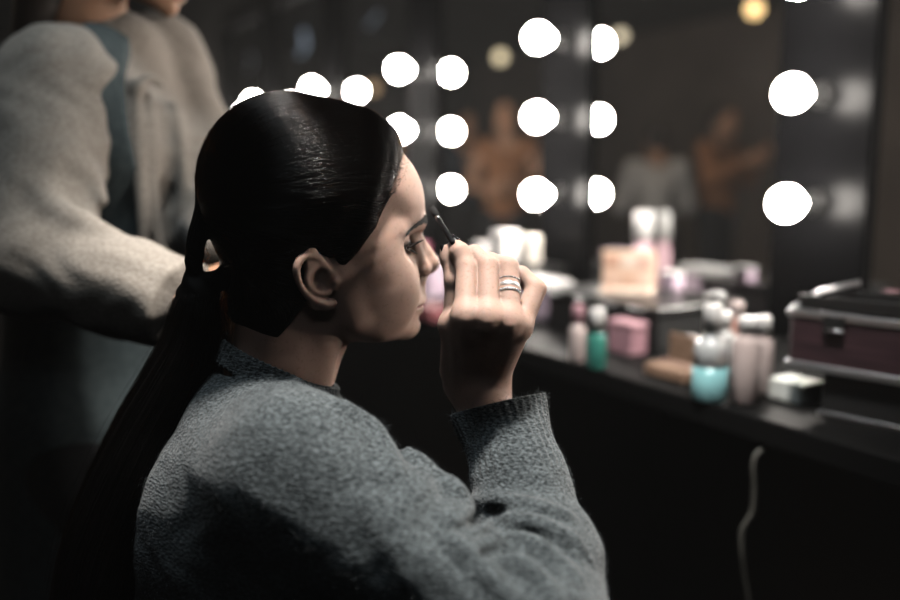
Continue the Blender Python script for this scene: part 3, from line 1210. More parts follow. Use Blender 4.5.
# ------------------------------------------------------------------ sweater with wool fuzz
s_o, s_P, s_Q = world_obj('sweater', sweater_w, (-.46, .40, .40), (.36, 1.26, 1.12), .0018, M_KNIT, woman, W_INV)
vis = s_P[(s_P[:, 2] > 0.66)]
fz = vis[RNG.choice(len(vis), 42000)]
g = grad(sweater_w, fz, 0.001)
g /= np.maximum(np.sqrt((g * g).sum(1)), .2)[:, None]
dr = g * 0.8 + RNG.normal(size=g.shape) * 0.75
dr /= np.sqrt((dr * dr).sum(1))[:, None]
dr2 = dr + RNG.normal(size=g.shape) * 0.8
dr2 /= np.sqrt((dr2 * dr2).sum(1))[:, None]
ln = RNG.uniform(0.0008, 0.0026, len(fz))[:, None]
rimd = np.abs((fz - CUFF) @ CUFF_N)
ln = np.where((rimd < 0.006)[:, None], ln * 1.7, ln)
F3 = np.stack([fz - g * .0004, fz + dr * ln, fz + dr * ln + dr2 * ln], 1)
F3 = to_local(F3.reshape(-1, 3), W_INV).reshape(-1, 3, 3)
tag(strands('wool_fuzz', list(F3), 0.00009, M_FUZZ, s_o, 0.4), kind='stuff')

# ------------------------------------------------------------------ nails
def nail(tip, prev, dors, wdt, ln, fwd):
    d = tip - prev
    d = d / np.linalg.norm(d)
    n = dors - d * (dors @ d)
    n /= np.linalg.norm(n)
    sx = np.cross(d, n)
    c = tip + n * wdt * 1.22 + d * fwd
    mb = MB()
    vs, fs = [], []
    A, B = 14, 9
    for side in (0, 1):
        for i in range(A + 1):
            t = i / A
            hw = wdt * (0.62 + 0.38 * math.sin(math.pi * min(1, t * 1.25 + .12))) * (1 - 0.75 * max(0, (t - 0.6) / 0.4) ** 1.6)
            for j in range(B):
                a = (j / (B - 1) - 0.5) * 2
                h = -0.55 * wdt * (a * a) * 0.9 - 0.10 * ln * (2 * t - 1) ** 2 * 0.6 - side * 0.0006
                vs.append(c + d * ln * (t - 0.5) + sx * a * hw + n * h)
    m = (A + 1) * B
    for side in (0, 1):
        for i in range(A):
            for j in range(B - 1):
                q = [side * m + i * B + j, side * m + i * B + j + 1, side * m + (i + 1) * B + j + 1, side * m + (i + 1) * B + j]
                fs.append(tuple(q) if side else tuple(q[::-1]))
    mb.add(vs, fs, True)
    mb_local(mb, W_INV).build('fingernail', M_NAIL, woman)


for k, up_ in (('index', (-.12, -.15, 1)),):
    J, r = FW[k]
    nail(J[3], J[2], np.array(up_, float), r[3] * 0.86, 0.0125 if k == 'index' else .0085, 0.0026 if k == 'index' else -.001)
nail(THUMB[0][4], THUMB[0][3], np.array([-1.0, -0.85, 0.1]), 0.0054, 0.0160, -0.0015)

# ------------------------------------------------------------------ rings on the ring finger
RJ, RR = FW['ring']
AX = (RJ[1] - RJ[0]) / np.linalg.norm(RJ[1] - RJ[0])


def finger_ring(t, half, thick, label, m, beads=0):
    c = RJ[0] * (1 - t) + RJ[1] * t
    r0 = RR[0] * (1 - t) + RR[1] * t + 0.0006
    q = Vector(AX).to_track_quat('Z', 'Y').to_matrix()
    o = bpy.data.objects.new('finger_ring', None)
    mb = MB()
    prof = [(r0, -half), (r0 + thick * .7, -half), (r0 + thick, -half * .5), (r0 + thick, half * .5), (r0 + thick * .7, half), (r0, half)]
    n = 64
    vs, fs = [], []
    for (r, z) in prof:
        for k in range(n):
            a = 2 * math.pi * k / n
            vs.append((r * math.cos(a), r * math.sin(a), z))
    for i in range(len(prof)):
        i2 = (i + 1) % len(prof)
        for k in range(n):
            fs.append((i * n + k, i * n + (k + 1) % n, i2 * n + (k + 1) % n, i2 * n + k))
    mb.add(vs, fs, False)
    o = mb.build('finger_ring', m)
    if beads:
        bb = MB()
        for k in range(beads):
            a = 2 * math.pi * k / beads
            bb.ball(((r0 + thick) * math.cos(a), (r0 + thick) * math.sin(a), 0), half * 0.72, 8)
        tag(bb.build('stones', mat('clear_stones', (.8, .8, .82), .08, 0.9), o), kind='stuff')
    o.matrix_world = Matrix.Translation(Vector(c)) @ q.to_4x4()
    tag(o, label, 'ring', 'stacked rings on the ring finger')


finger_ring(0.735, 0.0010, 0.0011, 'thin dark silver stone-set ring nearest the finger joint', M_SILVERD, 34)
finger_ring(0.625, 0.0019, 0.0013, 'smooth bright silver band in the middle of the ring stack', M_SILVER)
finger_ring(0.520, 0.0015, 0.0014, 'pale stone-set silver band lowest in the ring stack', M_SILVER, 30)

# ------------------------------------------------------------------ brow wand
wt = at(431.5, 207.5, .866)
wg = at(452.5, 242, .806)
wd_ = (wg - wt) / np.linalg.norm(wg - wt)
M_WAND = mat('black_plastic_satin', (0.008, 0.008, 0.009), 0.5)
M_WAND.node_tree.nodes['Principled BSDF'].inputs['Specular IOR Level'].default_value = 0.06
M_BRIS = noisy(mat('black_bristle', (0.006, 0.006, 0.006), 0.9), (0.004, 0.004, 0.004), (0.012, 0.011, 0.010), 900)
wand = empty('brow_brush', tuple(wg))
tag(wand, 'slim black brow wand pinched between thumb and index finger', 'makeup brush')
bpy.context.view_layer.update()
wi = np.array(wand.matrix_world.inverted())
ferr = wt + wd_ * 0.0225
mb_local(MB().tube([ferr, ferr + wd_ * .03, wg, wg + wd_ * .004], [.0021, .0024, .0026, .0020], 14), wi).build('handle', M_WAND, wand)
mb_local(MB().tube([ferr - wd_ * .002, ferr + wd_ * .0035], [.0026, .0026], 14), wi).build('ferrule', mat('dark_chrome', (.35, .35, .36), .25, 1.0), wand)
tp = MB()
tp.tube([wt, wt + wd_ * .004, wt + wd_ * .013, ferr - wd_ * .0015], [.0012, .0032, .0036, .0022], 12)
bp_o = mb_local(tp, wi).build('bristle_head', M_BRIS, wand)
S = []
for i in range(500):
    t = RNG.uniform(0.0, .020)
    n = np.cross(wd_, RNG.normal(size=3))
    n /= np.linalg.norm(n)
    c = wt + wd_ * t
    S.append(to_local(np.array([c, c + n * .0022 - wd_ * .0015, c + n * .0032 - wd_ * .0035]), wi))
strands('bristles', S, 0.00012, M_BROWHAIR, bp_o, 0.4)

# ------------------------------------------------------------------ trousers, boots and stool under her
def pl(u, v, z):
    return np.array([HC[0], HC[1], 0]) + HF * u + HL * v + np.array([0, 0, z])


def trousers_w(p):
    d = rc(p, pl(-.095, -.05, .56), pl(-.095, .05, .56), .125)
    for s in (-1, 1):
        d = smin(d, chain(p, [pl(-.09, s * .085, .545), pl(.33, s * .13, .545), pl(.30, s * .13, .14)], [.095, .068, .05]), .03)
    return smax(d, p[:, 2] - 0.66, .01)


def boots_w(p):
    d = None
    for s in (-1, 1):
        e = chain(p, [pl(.30, s * .13, .17), pl(.295, s * .13, .05), pl(.40, s * .14, .035), pl(.47, s * .145, .03)], [.052, .045, .038, .03], .03)
        e = smax(e, 0.001 - p[:, 2], .004)
        d = e if d is None else np.minimum(d, e)
    return d


world_obj('trousers', trousers_w, (-.5, .5, .08), (.5, 1.4, .72), .006, M_BLACK, woman, W_INV)
world_obj('boots', boots_w, (-.2, .6, -.02), (.6, 1.4, .26), .005, M_LEATHER, woman, W_INV)
stool = empty('stool', tuple(pl(-.06, 0, 0)), PSI)
tag(stool, 'black padded round stool under the seated woman', 'stool')
MB().lathe([(.02, .40), (.17, .40), (.185, .415), (.185, .44), (.165, .452), (.02, .455)], n=40).build('seat', M_LEATHER, stool)
MB().lathe([(.025, .06), (.025, .40)], n=20).build('column', mat('dull_chrome', (.4, .4, .4), .3, 1.0), stool)
MB().lathe([(.20, 0), (.20, .012), (.05, .05), (.03, .07)], n=40).build('base', mat('dull_chrome_base', (.4, .4, .4), .35, 1.0), stool)
# ================================================================== OTHER PEOPLE
def hand_g(p, W, f, n, s, curl=0.5, k=1.0):
    """a relaxed hand: wrist W, pointing f, palm facing n, s = +1/-1 thumb side"""
    f = np.asarray(f, float) / np.linalg.norm(f)
    n = np.asarray(n, float)
    n = n - f * (f @ n)
    n /= np.linalg.norm(n)
    sx = np.cross(f, n) * s
    d = None
    fingers = None
    for i, (l, o) in enumerate(((.072, .030), (.080, .010), (.074, -.010), (.058, -.029))):
        kn = W + f * (.088 - abs(o - .01) * .12) + sx * o
        e = rc(p, W + f * .012 + sx * o * .45, kn, .0135, .0105)
        d = e if d is None else smin(d, e, .014)
        a1, a2, a3 = curl * .5, curl * 1.25, curl * 1.8
        j1 = kn + (f * math.cos(a1) + n * math.sin(a1)) * l * .5
        j2 = j1 + (f * math.cos(a2) + n * math.sin(a2)) * l * .3
        j3 = j2 + (f * math.cos(a3) + n * math.sin(a3)) * l * .22
        g = chain(p, [kn, j1, j2, j3], [.0100, .0092, .0080, .0066], .004)
        fingers = g if fingers is None else np.minimum(fingers, g)
    d = smin(d, fingers, .006)
    t0 = W + f * .02 + sx * .02
    t1 = W + f * .055 + sx * .046 + n * .012
    t2 = t1 + f * .030 + sx * .006 + n * .012
    t3 = t2 + f * .024 - sx * .004 + n * .010
    d = smin(d, chain(p, [t0, t1, t2, t3], [.0145, .0110, .0092, .0070], .006), .008)
    return d


def make_person(label, xy, yaw, J, skin, hairm, topm, legm, shoem, h=0.0045, top='sweater', hair='long', group=None, extra=None, hs=0.95, sleeve=(.066, .060, .044), cuff=.9, neck=1.0):
    """J: joints in the person's own frame (x forward, y left, z up)"""
    root = empty('person', (xy[0], xy[1], 0), yaw)
    tag(root, label, 'person', group)
    J = {k: np.array(v, float) for k, v in J.items()}
    hc = J['head']
    hp_, hy = J.get('pitch', np.array(0.0)), J.get('turn', np.array(0.0))
    cp, sp, cy, sy = math.cos(hp_), math.sin(hp_), math.cos(hy), math.sin(hy)
    A = np.array([[cy, -sy, 0], [sy, cy, 0], [0, 0, 1]]) @ np.array([[cp, 0, sp], [0, 1, 0], [-sp, 0, cp]])
    A32 = A.astype(np.float32)

    def head(p):
        return head_mm(((p - hc.astype(np.float32)) @ A32) * (1000 / hs)) * 0.001 * hs

    def arm(p, s, r):
        return chain(p, [J['sh' + s], J['el' + s], J['wr' + s]], r, .012)

    def body(p):
        d = gated(p, hc - .24, hc + .2, head, .03)
        nk = (J['shl'] + J['shr']) / 2
        d = smin(d, rc(p, hc + A @ np.array([-.045, 0, -.14]), nk + np.array([-.01, 0, .02]), .05, .055), .02)
        d = smin(d, rc(p, nk + np.array([0, 0, -.08]), J['pelvis'], .07, .09), .03)
        for s in 'lr':
            d = smin(d, rc(p, nk, J['sh' + s], .045, .043), .03)
            d = smin(d, arm(p, s, [.043, .036, .024]), .02)
            fo = J['wr' + s] - J['el' + s]
            fo = J.get('hd' + s, fo)
            d = smin(d, gated(p, J['wr' + s] - .22, J['wr' + s] + .22,
                              lambda q: hand_g(q, J['wr' + s], fo, J.get('pn' + s, np.array([0, 1.0 if s == 'r' else -1.0, 0])), 1 if s == 'l' else -1, float(J.get('curl', 0.6))), .03), .01)
        return d

    keys = [v for k, v in J.items() if np.ndim(v) == 1 and k[:2] not in ('hd', 'pn')]
    lo = np.min(keys, 0) - .26
    hi = np.max(keys, 0) + .26
    lo[2] = J['pelvis'][2] - .12
    P, Q = polygonize(body, lo, hi, h)
    bo = link('body', mesh_from('body', P, Q), skin, root)
    for att in ('lip', 'liner', 'mole'):
        vattr(bo.data, att, np.zeros(len(P)))
    _a = ((P - hc) @ A) * (1000 / hs)
    _a[:, 1] = np.abs(_a[:, 1])
    _a = _a.astype(np.float32)
    bo.data.attributes['lip'].data.foreach_set('value', S01(-np.minimum(chain(_a, [(103.2, 3.2, -79.4), (89.5, 23, -83.6)], [4.7, 2.0]), chain(_a, [(99.6, 0, -87.6), (88.5, 22, -84.4)], [5.0, 1.8])), -1.2, 0).astype(np.float32))
    for s in (-1, 1):
        c = hc + A @ (np.array([EYE[0], s * EYE[1], EYE[2]]) * .001 * hs)
        mb = MB().ball(tuple(c), EYR * .001 * hs, 20)
        V = (np.array(mb.v) - c) @ A
        o = mb.build('eyeball', M_EYE, root)
        vattr(o.data, 'angle', np.degrees(np.arccos(np.clip(V[:, 0] / (EYR * .001 * hs), -1, 1))) / 90)

    def hairf(p):
        q = ((p - hc.astype(np.float32)) @ A32) * (1000 / hs)
        d = hair_mm(q)
        if hair == 'long':
            d = smin(d, np.minimum(chain(q * V3(1, 1, 1), [(-60, 40, -20), (-70, 52, -150), (-60, 55, -240)], [45, 38, 22]),
                                   chain(q, [(-60, -40, -20), (-70, -52, -150), (-60, -55, -240)], [45, 38, 22])), 20)
        elif hair == 'bun':
            d = smin(d, ell(q, (-100, 0, 95), (38, 38, 34)), 8)
        return d * .001 * hs

    P, Q = polygonize(hairf, hc - .32, hc + .2, h)
    link('hair', mesh_from('hair', P, Q), hairm, root)

    def topf(p):
        nk = (J['shl'] + J['shr']) / 2
        d = smin(rc(p, nk + np.array([0, -.07, -.10]), nk + np.array([0, .07, -.10]), .085, .085), rc(p, nk + np.array([0, 0, -.15]), J['pelvis'] + np.array([0, 0, .05]), .125, .135), .05)
        d = smin(d, rc(p, J['shl'], J['shr'], .064, .060), .04)
        sl = 0 if top == 'sleeveless' else 1
        if sl:
            for s in 'lr':
                w = J['wr' + s] * cuff + J['el' + s] * (1 - cuff)
                e = chain(p, [J['sh' + s], J['el' + s], w], sleeve, .03)
                ax = (J['wr' + s] - J['el' + s])
                ax = (ax / np.linalg.norm(ax)).astype(np.float32)
                t = (p - w.astype(np.float32)) @ ax
                e = np.where(nrm(p - w.astype(np.float32)) < .12, smax(e, t, .006), e)
                d = smin(d, e, .035)
        d = smax(d, -(p[:, 2] - (J['pelvis'][2] - .06)), .01)
        # neckline
        d = smax(d, -ell(p, nk + np.array([.02, 0, .055 + .02 * (1 - neck)]), (.085 * neck, .085 * neck, .075 * neck)), .012)
        d = d + .0035 * wav(p, 34, .9) + .0012 * wav(p, 90, .3)
        if extra: d = extra(p, d)
        return d

    P, Q = polygonize(topf, lo, hi, h)
    link(top, mesh_from(top, P, Q), topm, root)

    def legs(p):
        pv = J['pelvis']
        d = rc(p, pv + np.array([0, -.05, -.01]), pv + np.array([0, .05, -.01]), .125)
        for s in (-1, 1):
            d = smin(d, chain(p, [pv + np.array([0, s * .085, -.05]), np.array([pv[0] + .03, s * .10 + pv[1], .48]), np.array([pv[0] - .01, s * .11 + pv[1], .09])], [.095, .066, .050]), .03)
        return smax(d, p[:, 2] - (pv[2] + .06), .01)

    pv = J['pelvis']
    P, Q = polygonize(legs, pv + np.array([-.3, -.35, -pv[2]]), pv + np.array([.3, .35, .15]), .008)
    link('trousers', mesh_from('trousers', P, Q), legm, root)

    def shoes(p):
        d = None
        for s in (-1, 1):
            e = chain(p, [(pv[0] - .02, pv[1] + s * .11, .07), (pv[0] + .03, pv[1] + s * .115, .045), (pv[0] + .15, pv[1] + s * .125, .032)], [.044, .042, .034], .03)
            e = smax(e, .001 - p[:, 2], .004)
            d = e if d is None else np.minimum(d, e)
        return d

    P, Q = polygonize(shoes, pv + np.array([-.2, -.3, -pv[2] - .02]), np.array([pv[0] + .3, pv[1] + .3, .16]), .006)
    link('shoes', mesh_from('shoes', P, Q), shoem, root)
    return root


# ---- hairdresser standing behind her
HD_XY = np.array([-0.50, 1.30])
HD_YAW = math.radians(8)


def hd(px, py, y):
    P = at(px, py, y)
    c, s = math.cos(-HD_YAW), math.sin(-HD_YAW)
    x, yy = P[0] - HD_XY[0], P[1] - HD_XY[1]
    return np.array([c * x - s * yy, s * x + c * yy, P[2]])


def hdv(x, y, z):
    c, s = math.cos(-HD_YAW), math.sin(-HD_YAW)
    return np.array([c * x - s * y, s * x + c * y, z])


HDJ = dict(head=hd(142, -88, 1.28), pitch=0.45, turn=-0.25,
           shr=hd(58, 84, 1.19), elr=hd(34, 258, 1.09), wrr=hd(190, 308, .975), hdr=hdv(.12, -.04, .0), pnr=hdv(.1, -.8, -.5),
           shl=hd(160, 62, 1.46), ell=hd(214, 205, 1.36), wrl=hd(246, 268, 1.10), hdl=hdv(.02, -.16, 0), pnl=hdv(0, 0, -1),
           pelvis=hd(112, 430, 1.31), curl=0.75)
M_BEIGE = knit_mat('oatmeal_knit', (0.33, 0.28, 0.235), (0.52, 0.46, 0.40), 190, .2)
M_TEAL = noisy(mat('grey_teal_apron_cloth', (.07, .095, .10), .85), (.06, .08, .085), (.085, .11, .115), 90, bump=.2, bscale=500)
M_SKIN2 = skin_mat('warm_skin', (0.58, 0.33, 0.21))
M_BROWNH = mat('dark_brown_hair', (0.03, 0.02, 0.015), 0.45)
_hdf = []


def hd_folds(p, d):
    nk = (HDJ['shl'] + HDJ['shr']) / 2
    d = smin(d, rc(p, nk + np.array([-.005, 0, -.07]), nk + np.array([.0, 0, .020]), .098, .072), .03)
    for pts, r, k in _hdf:
        lo = np.min(pts, 0) - .06
        hi = np.max(pts, 0) + .06
        m = ((p > V3(*lo)) & (p < V3(*hi))).all(1)
        if m.any():
            d[m] = smin(d[m], chain(p[m], pts, r), k)
    return d


for pxs, r in (([(36, 176, 1.09), (52, 205, 1.055), (84, 222, 1.03), (112, 236, 1.02)], .013), ([(48, 130, 1.125), (70, 160, 1.11), (92, 182, 1.12), (104, 200, 1.11)], .011),
               ([(70, 262, 1.02), (104, 262, .995), (140, 276, .975)], .011), ([(60, 288, 1.04), (100, 304, 1.0), (140, 318, .97)], .010),
               ([(150, 95, 1.22), (150, 150, 1.21), (156, 220, 1.2), (166, 290, 1.2), (168, 340, 1.2)], .008), ([(174, 105, 1.27), (182, 160, 1.25), (186, 220, 1.24), (188, 290, 1.24)], .008),
               ([(136, 92, 1.2), (137, 150, 1.19), (142, 220, 1.18), (146, 300, 1.18)], .007), ([(162, 85, 1.24), (150, 78, 1.22), (138, 84, 1.2)], .006)):
    pts = [hd(*q) for q in pxs]
    n = len(pts)
    c, rr = cat(pts, 4, [r * math.sin(math.pi * (i + .6) / (n + .2)) for i in range(n)])
    _hdf.append((c, rr, .02))
hairdresser = make_person('hairdresser in oatmeal sweater and grey-teal apron standing behind the seated woman', HD_XY, HD_YAW, HDJ, M_SKIN2, M_BROWNH, M_BEIGE, M_BLACK, M_LEATHER, h=.004, hair='long', extra=hd_folds, sleeve=(.074, .068, .056), cuff=.98, neck=.3)


def apron_w(p):
    nk = (HDJ['shl'] + HDJ['shr']) / 2
    pv = HDJ['pelvis']
    t = smin(rc(p, nk + np.array([0, -.07, -.10]), nk + np.array([0, .07, -.10]), .085, .085), rc(p, nk + np.array([0, 0, -.15]), pv + np.array([0, 0, .05]), .125, .135), .05)
    t = smin(t, rc(p, HDJ['shl'], HDJ['shr'], .055, .055), .04)
    t = smin(t, rc(p, pv, pv + np.array([0, 0, -.35]), .150, .165), .03) - .019
    shell = np.maximum(t, -(t + .011))
    a, b = hd(104, 70, 1.2), hd(122, 250, 1.17)
    ax = (b - a) / np.linalg.norm(b - a)
    w = p - a.astype(np.float32)
    tt = w @ ax.astype(np.float32)
    off = np.abs((w - tt[:, None] * ax.astype(np.float32))[:, 0]) - (.026 + .02 * S01(tt, .05, .3))
    front = np.maximum(off, -(p[:, 1] * -1 - .02))
    strap = np.maximum(shell, np.maximum(off, p[:, 1] - .02))
    skirt = np.maximum(shell, p[:, 2] - (pv[2] + .22))
    return np.minimum(strap, skirt)


P, Q = polygonize(apron_w, HDJ['pelvis'] + np.array([-.3, -.35, -.45]), HDJ['pelvis'] + np.array([.35, .4, .75]), .004)
link('apron', mesh_from('apron', P, Q), M_TEAL, hairdresser)

# ------------------------------------------------------------------ the mirror wall's frame
WB = np.array([0.7105, 1.6827, 0])                # foot of the nearest visible light column
WT = np.array([-0.49982, 0.86613, 0])             # along the wall, going away
WN = np.array([-0.86613, -0.49982, 0])            # out of the wall into the room
WROT = math.atan2(WT[1], WT[0])                 # local x along the wall, local y out of it


def wp(t, s, z):
    return WB + WT * t + WN * s + np.array([0, 0, z])


def to_wall(P):
    w = np.asarray(P) - WB
    return float(w @ WT), float(w @ WN), float(P[2])


def mirror_of(px, py, y):
    """real place of something seen in the mirror at a pixel, y metres away through the glass"""
    P = at(px, py, y)
    s = (P - WB) @ WN
    return P - 2 * s * WN


def std_pose(neck=1.40, el=.0, arms='down'):
    z = neck
    J = dict(head=(.03, 0, z + .165), shl=(0, .165, z - .05), shr=(0, -.165, z - .05), pelvis=(0, 0, z - .52), curl=.5)
    if arms == 'down':
        J.update(ell=(-.03, .22, z - .31), wrl=(.06, .24, z - .54), elr=(-.03, -.22, z - .31), wrr=(.06, -.24, z - .54))
    elif arms == 'up':
        J.update(ell=(.10, .25, z - .27), wrl=(.30, .12, z - .14), elr=(.10, -.25, z - .27), wrr=(.30, -.12, z - .10))
    else:
        J.update(ell=(.02, .24, z - .31), wrl=(.24, .12, z - .32), elr=(.02, -.24, z - .31), wrr=(.24, -.10, z - .30))
    return J


M_BLOUSE = noisy(mat('pale_blouse_cloth', (.6, .57, .54), .8), (.52, .49, .46), (.66, .63, .6), 40)
M_PEACH = noisy(mat('peach_top_cloth', (.62, .36, .26), .8), (.56, .32, .22), (.66, .40, .29), 40)
M_NAVY = noisy(mat('dark_blue_cloth', (.03, .04, .06), .85), (.025, .034, .05), (.04, .05, .07), 40)
M_RUST = noisy(mat('rust_brown_cloth', (.34, .15, .07), .85), (.28, .12, .055), (.4, .18, .08), 40)
M_TAN = noisy(mat('tan_coat_cloth', (.40, .33, .25), .85), (.36, .29, .22), (.45, .37, .29), 40)


def mperson(label, px, yd, yawdeg, neck, arms, top, tm, hair, skin=None, hm=None):
    f = mirror_of(px, 200, yd)
    return make_person(label, (f[0], f[1]), math.radians(yawdeg), std_pose(neck, arms=arms), skin or M_SKIN2, hm or M_BROWNH, tm, M_BLACK, M_LEATHER, h=.009, top=top, hair=hair)


mperson('person in sleeveless brown top reflected beside the middle bulbs', 505, 6.0, -20, 1.42, 'front', 'sleeveless', M_RUST, 'bun')
mperson('person in dark blue top reflected left of the brown sleeveless top', 462, 7.4, -60, 1.44, 'up', 'sweater', M_NAVY, 'long')
mperson('person in pale blouse with dark hair reflected in the widest mirror', 655, 6.4, 150, 1.28, 'front', 'sweater', M_BLOUSE, 'short')
mperson('person in rust brown top reflected in the widest mirror', 716, 6.6, -70, 1.42, 'up', 'sweater', M_RUST, 'long')
# ================================================================== ROOM
M_WALL = noisy(mat('dark_wall_paint', (.03, .028, .027), .8), (.026, .024, .023), (.036, .033, .031), 3)
M_WALLB = noisy(mat('brown_wall_paint', (.20, .155, .125), .85), (.17, .13, .105), (.23, .18, .145), 1.2)
M_CEIL = noisy(mat('dark_ceiling_paint', (.03, .028, .028), .9), (.025, .024, .024), (.035, .032, .032), 2)
M_FLOOR = noisy(mat('dark_floor_boards', (.035, .028, .024), .5), (.028, .022, .018), (.05, .038, .03), 5, stretch=(1, 9, 1))
T0, T1, S1, CZ = -3.2, 9.5, 5.0, 2.65


def wall_box(mb, t0, t1, s0, s1, z0, z1, bev=0.0):
    """box given along the wall; local x = t, local y = s"""
    return mb.box((t0, s0, z0), (t1, s1, z1), bev)


def on_wall(o, origin=(0, 0, 0)):
    o.location = wp(*origin)
    o.rotation_euler = (0, 0, WROT)
    return o


def wstruct(name, t0, t1, s0, s1, z0, z1, m):
    return tag(on_wall(wall_box(MB(), t0, t1, s0, s1, z0, z1).build(name, m)), kind='structure')


wstruct('floor', T0, T1, -.1, S1, -.1, 0, M_FLOOR)
wstruct('ceiling', T0, T1, -.1, S1, CZ, CZ + .1, M_CEIL)
wstruct('wall_mirror', T0, T1, -.12, -.012, 0, CZ, M_WALL)
wstruct('wall_opposite', T0, T1, S1, S1 + .1, 0, CZ, M_WALLB)
wstruct('wall_far', T1, T1 + .1, -.1, S1, 0, CZ, M_WALL)
wstruct('wall_near', T0 - .1, T0, -.1, S1, 0, CZ, M_WALL)

# ---- mirrors and light columns
M_MIR = mat('mirror_glass', (.86, .87, .87), .0, 1.0)
M_FRAME = mat('black_frame', (.012, .012, .013), .35)
M_PANEL = mat('black_satin_panel', (.0016, .0016, .0018), .3)
M_PANEL.node_tree.nodes['Principled BSDF'].inputs['Specular IOR Level'].default_value = .03
M_SOCK = mat('black_socket', (.012, .012, .012), .3)
M_SOCK.node_tree.nodes['Principled BSDF'].inputs['Specular IOR Level'].default_value = .15
M_BULB = bpy.data.materials.new('lit_bulb_glass')
M_BULB.use_nodes = True
_b = M_BULB.node_tree.nodes['Principled BSDF']
_b.inputs['Base Color'].default_value = (.9, .9, .88, 1)
_b.inputs['Emission Color'].default_value = (1.0, .93, .85, 1)
_b.inputs['Emission Strength'].default_value = BULB
COUNTER_Z = 0.87
PIT = 0.7962
cols = [-PIT, 0, PIT, 2 * PIT, 3 * PIT, 4 * PIT, 5 * PIT]
where = ['facing the seated woman', 'nearest in view on the right', 'second from the right, above the white boxes', 'third from the right, beside the forehead',
         'fourth from the right, above her hair', 'fifth from the right, behind her crown', 'farthest away, at the back of her head']
colp = None
for i, t in enumerate(cols):
    if colp is None:
        root = empty('light_panel')
        wall_box(MB(), -.104, .106, 0, .014, COUNTER_Z, 1.98, .003).build('panel', M_PANEL, root)
        for z in (1.144, 1.344, 1.544):
            rot = Matrix.Translation((0, .014, z)) @ Matrix.Rotation(-math.pi / 2, 4, 'X')
            so = MB().lathe([(.026, 0), (.026, .006), (.017, .012), (.015, .042), (.012, .046)], n=28).xf(rot).build('socket', M_SOCK, root)
            prof = [(.012, .046), (.016, .052)] + [(.031 * math.sin(a), .086 - .031 * math.cos(a)) for a in np.linspace(.62, math.pi - .02, 18)]
            MB().lathe(prof, n=36).xf(rot).build('bulb', M_BULB, root)
        colp = root
        o = root
    else:
        o = copy_tree(colp)
    on_wall(o, (t, 0, 0))
    tag(o, 'black vanity light panel with three round bulbs, ' + where[i], 'vanity light', 'vanity light panels on the mirror wall')
mir0 = None
mlab = ['tall vanity mirror at the right edge behind the train case', 'wide clear vanity mirror reflecting the brown wall, behind the palette', 'vanity mirror reflecting people, behind the white boxes',
        'narrow vanity mirror between her forehead and crown bulbs', 'vanity mirror above her hair', 'farthest vanity mirror behind her crown']
for i in range(6):
    if mir0 is None:
        root = empty('vanity_mirror')
        w = PIT - .213
        wall_box(MB(), 0, w, -.008, -.002, COUNTER_Z + .001, 1.98).build('glass', M_MIR, root)
        fr = MB()
        wall_box(fr, 0, w, -.011, .008, 1.981, 2.01, .002)
        fr.build('frame', M_FRAME, root)
        mir0 = root
        o = root
    else:
        o = copy_tree(mir0)
    on_wall(o, ((i - 1) * PIT + .107, 0, 0))
    tag(o, mlab[i], 'mirror', 'vanity mirrors along the wall')

# ---- counter
M_TOP = mat('black_counter_laminate', (.006, .006, .006), .5)
M_TOP.node_tree.nodes['Principled BSDF'].inputs['Specular IOR Level'].default_value = .03
counter = empty('vanity_counter')
wall_box(MB(), -1.9, 5.0, 0, .515, COUNTER_Z - .035, COUNTER_Z, .003).build('counter_top', M_TOP, counter)
wall_box(MB(), -1.9, 5.0, .0, .02, .0, COUNTER_Z - .036).build('back_panel', M_FRAME, counter)
for t in (-1.85, .4, 2.6, 4.9):
    wall_box(MB(), t - .02, t + .02, .03, .44, 0, COUNTER_Z - .036, .003).build('support', M_FRAME, counter)
on_wall(counter)
tag(counter, 'long black make-up counter running under the lit mirrors', 'counter')


def ctr(px, py, z=None):
    return on_z(px, py, COUNTER_Z if z is None else z)


def place(o, P, rz=None):
    o.location = (P[0], P[1], P[2])
    o.rotation_euler = (0, 0, WROT if rz is None else rz)
    return o


def plastic(name, col, rough=.3, **k):
    return mat(name, col, rough, **k)


def clear(name, col, rough=.05, tr=.9):
    m = mat(name, col, rough)
    m.node_tree.nodes['Principled BSDF'].inputs['Transmission Weight'].default_value = tr
    m.node_tree.nodes['Principled BSDF'].inputs['IOR'].default_value = 1.4
    return m


M_WHITE = plastic('white_plastic', (.82, .80, .78), .35)
M_CREAM = plastic('cream_paper', (.80, .74, .66), .7)
M_TURQ = clear('turquoise_lotion', (.34, .70, .73), .12, .3)
M_GREEN = clear('green_lotion', (.10, .50, .40), .1, .5)
M_ROSE = clear('rose_tonic', (.80, .42, .34), .15, .3)
M_PINKC = clear('clear_pink_plastic', (.90, .74, .70), .15, .3)
M_GLASS = clear('clear_bottle', (.92, .95, .95), .08, .55)
M_LILAC = noisy(plastic('lilac_card', (.62, .48, .58), .6), (.56, .42, .52), (.68, .55, .64), 20)
M_PINK = plastic('pink_plastic', (.75, .22, .34), .4)
M_MAUVE = noisy(plastic('mauve_card', (.50, .27, .31), .6), (.44, .23, .27), (.56, .32, .36), 20)
M_BLK = plastic('black_plastic', (.015, .015, .015), .3)
M_BLKS = plastic('black_satin', (.012, .012, .012), .55)
M_ALU = mat('brushed_aluminium', (.62, .62, .63), .32, 1.0)
M_PAPER = noisy(plastic('white_paper', (.80, .82, .76), .8), (.74, .76, .7), (.85, .87, .82), 30)
M_BROWN = noisy(plastic('tan_compact_case', (.33, .20, .13), .5), (.28, .17, .11), (.4, .25, .17), 40)
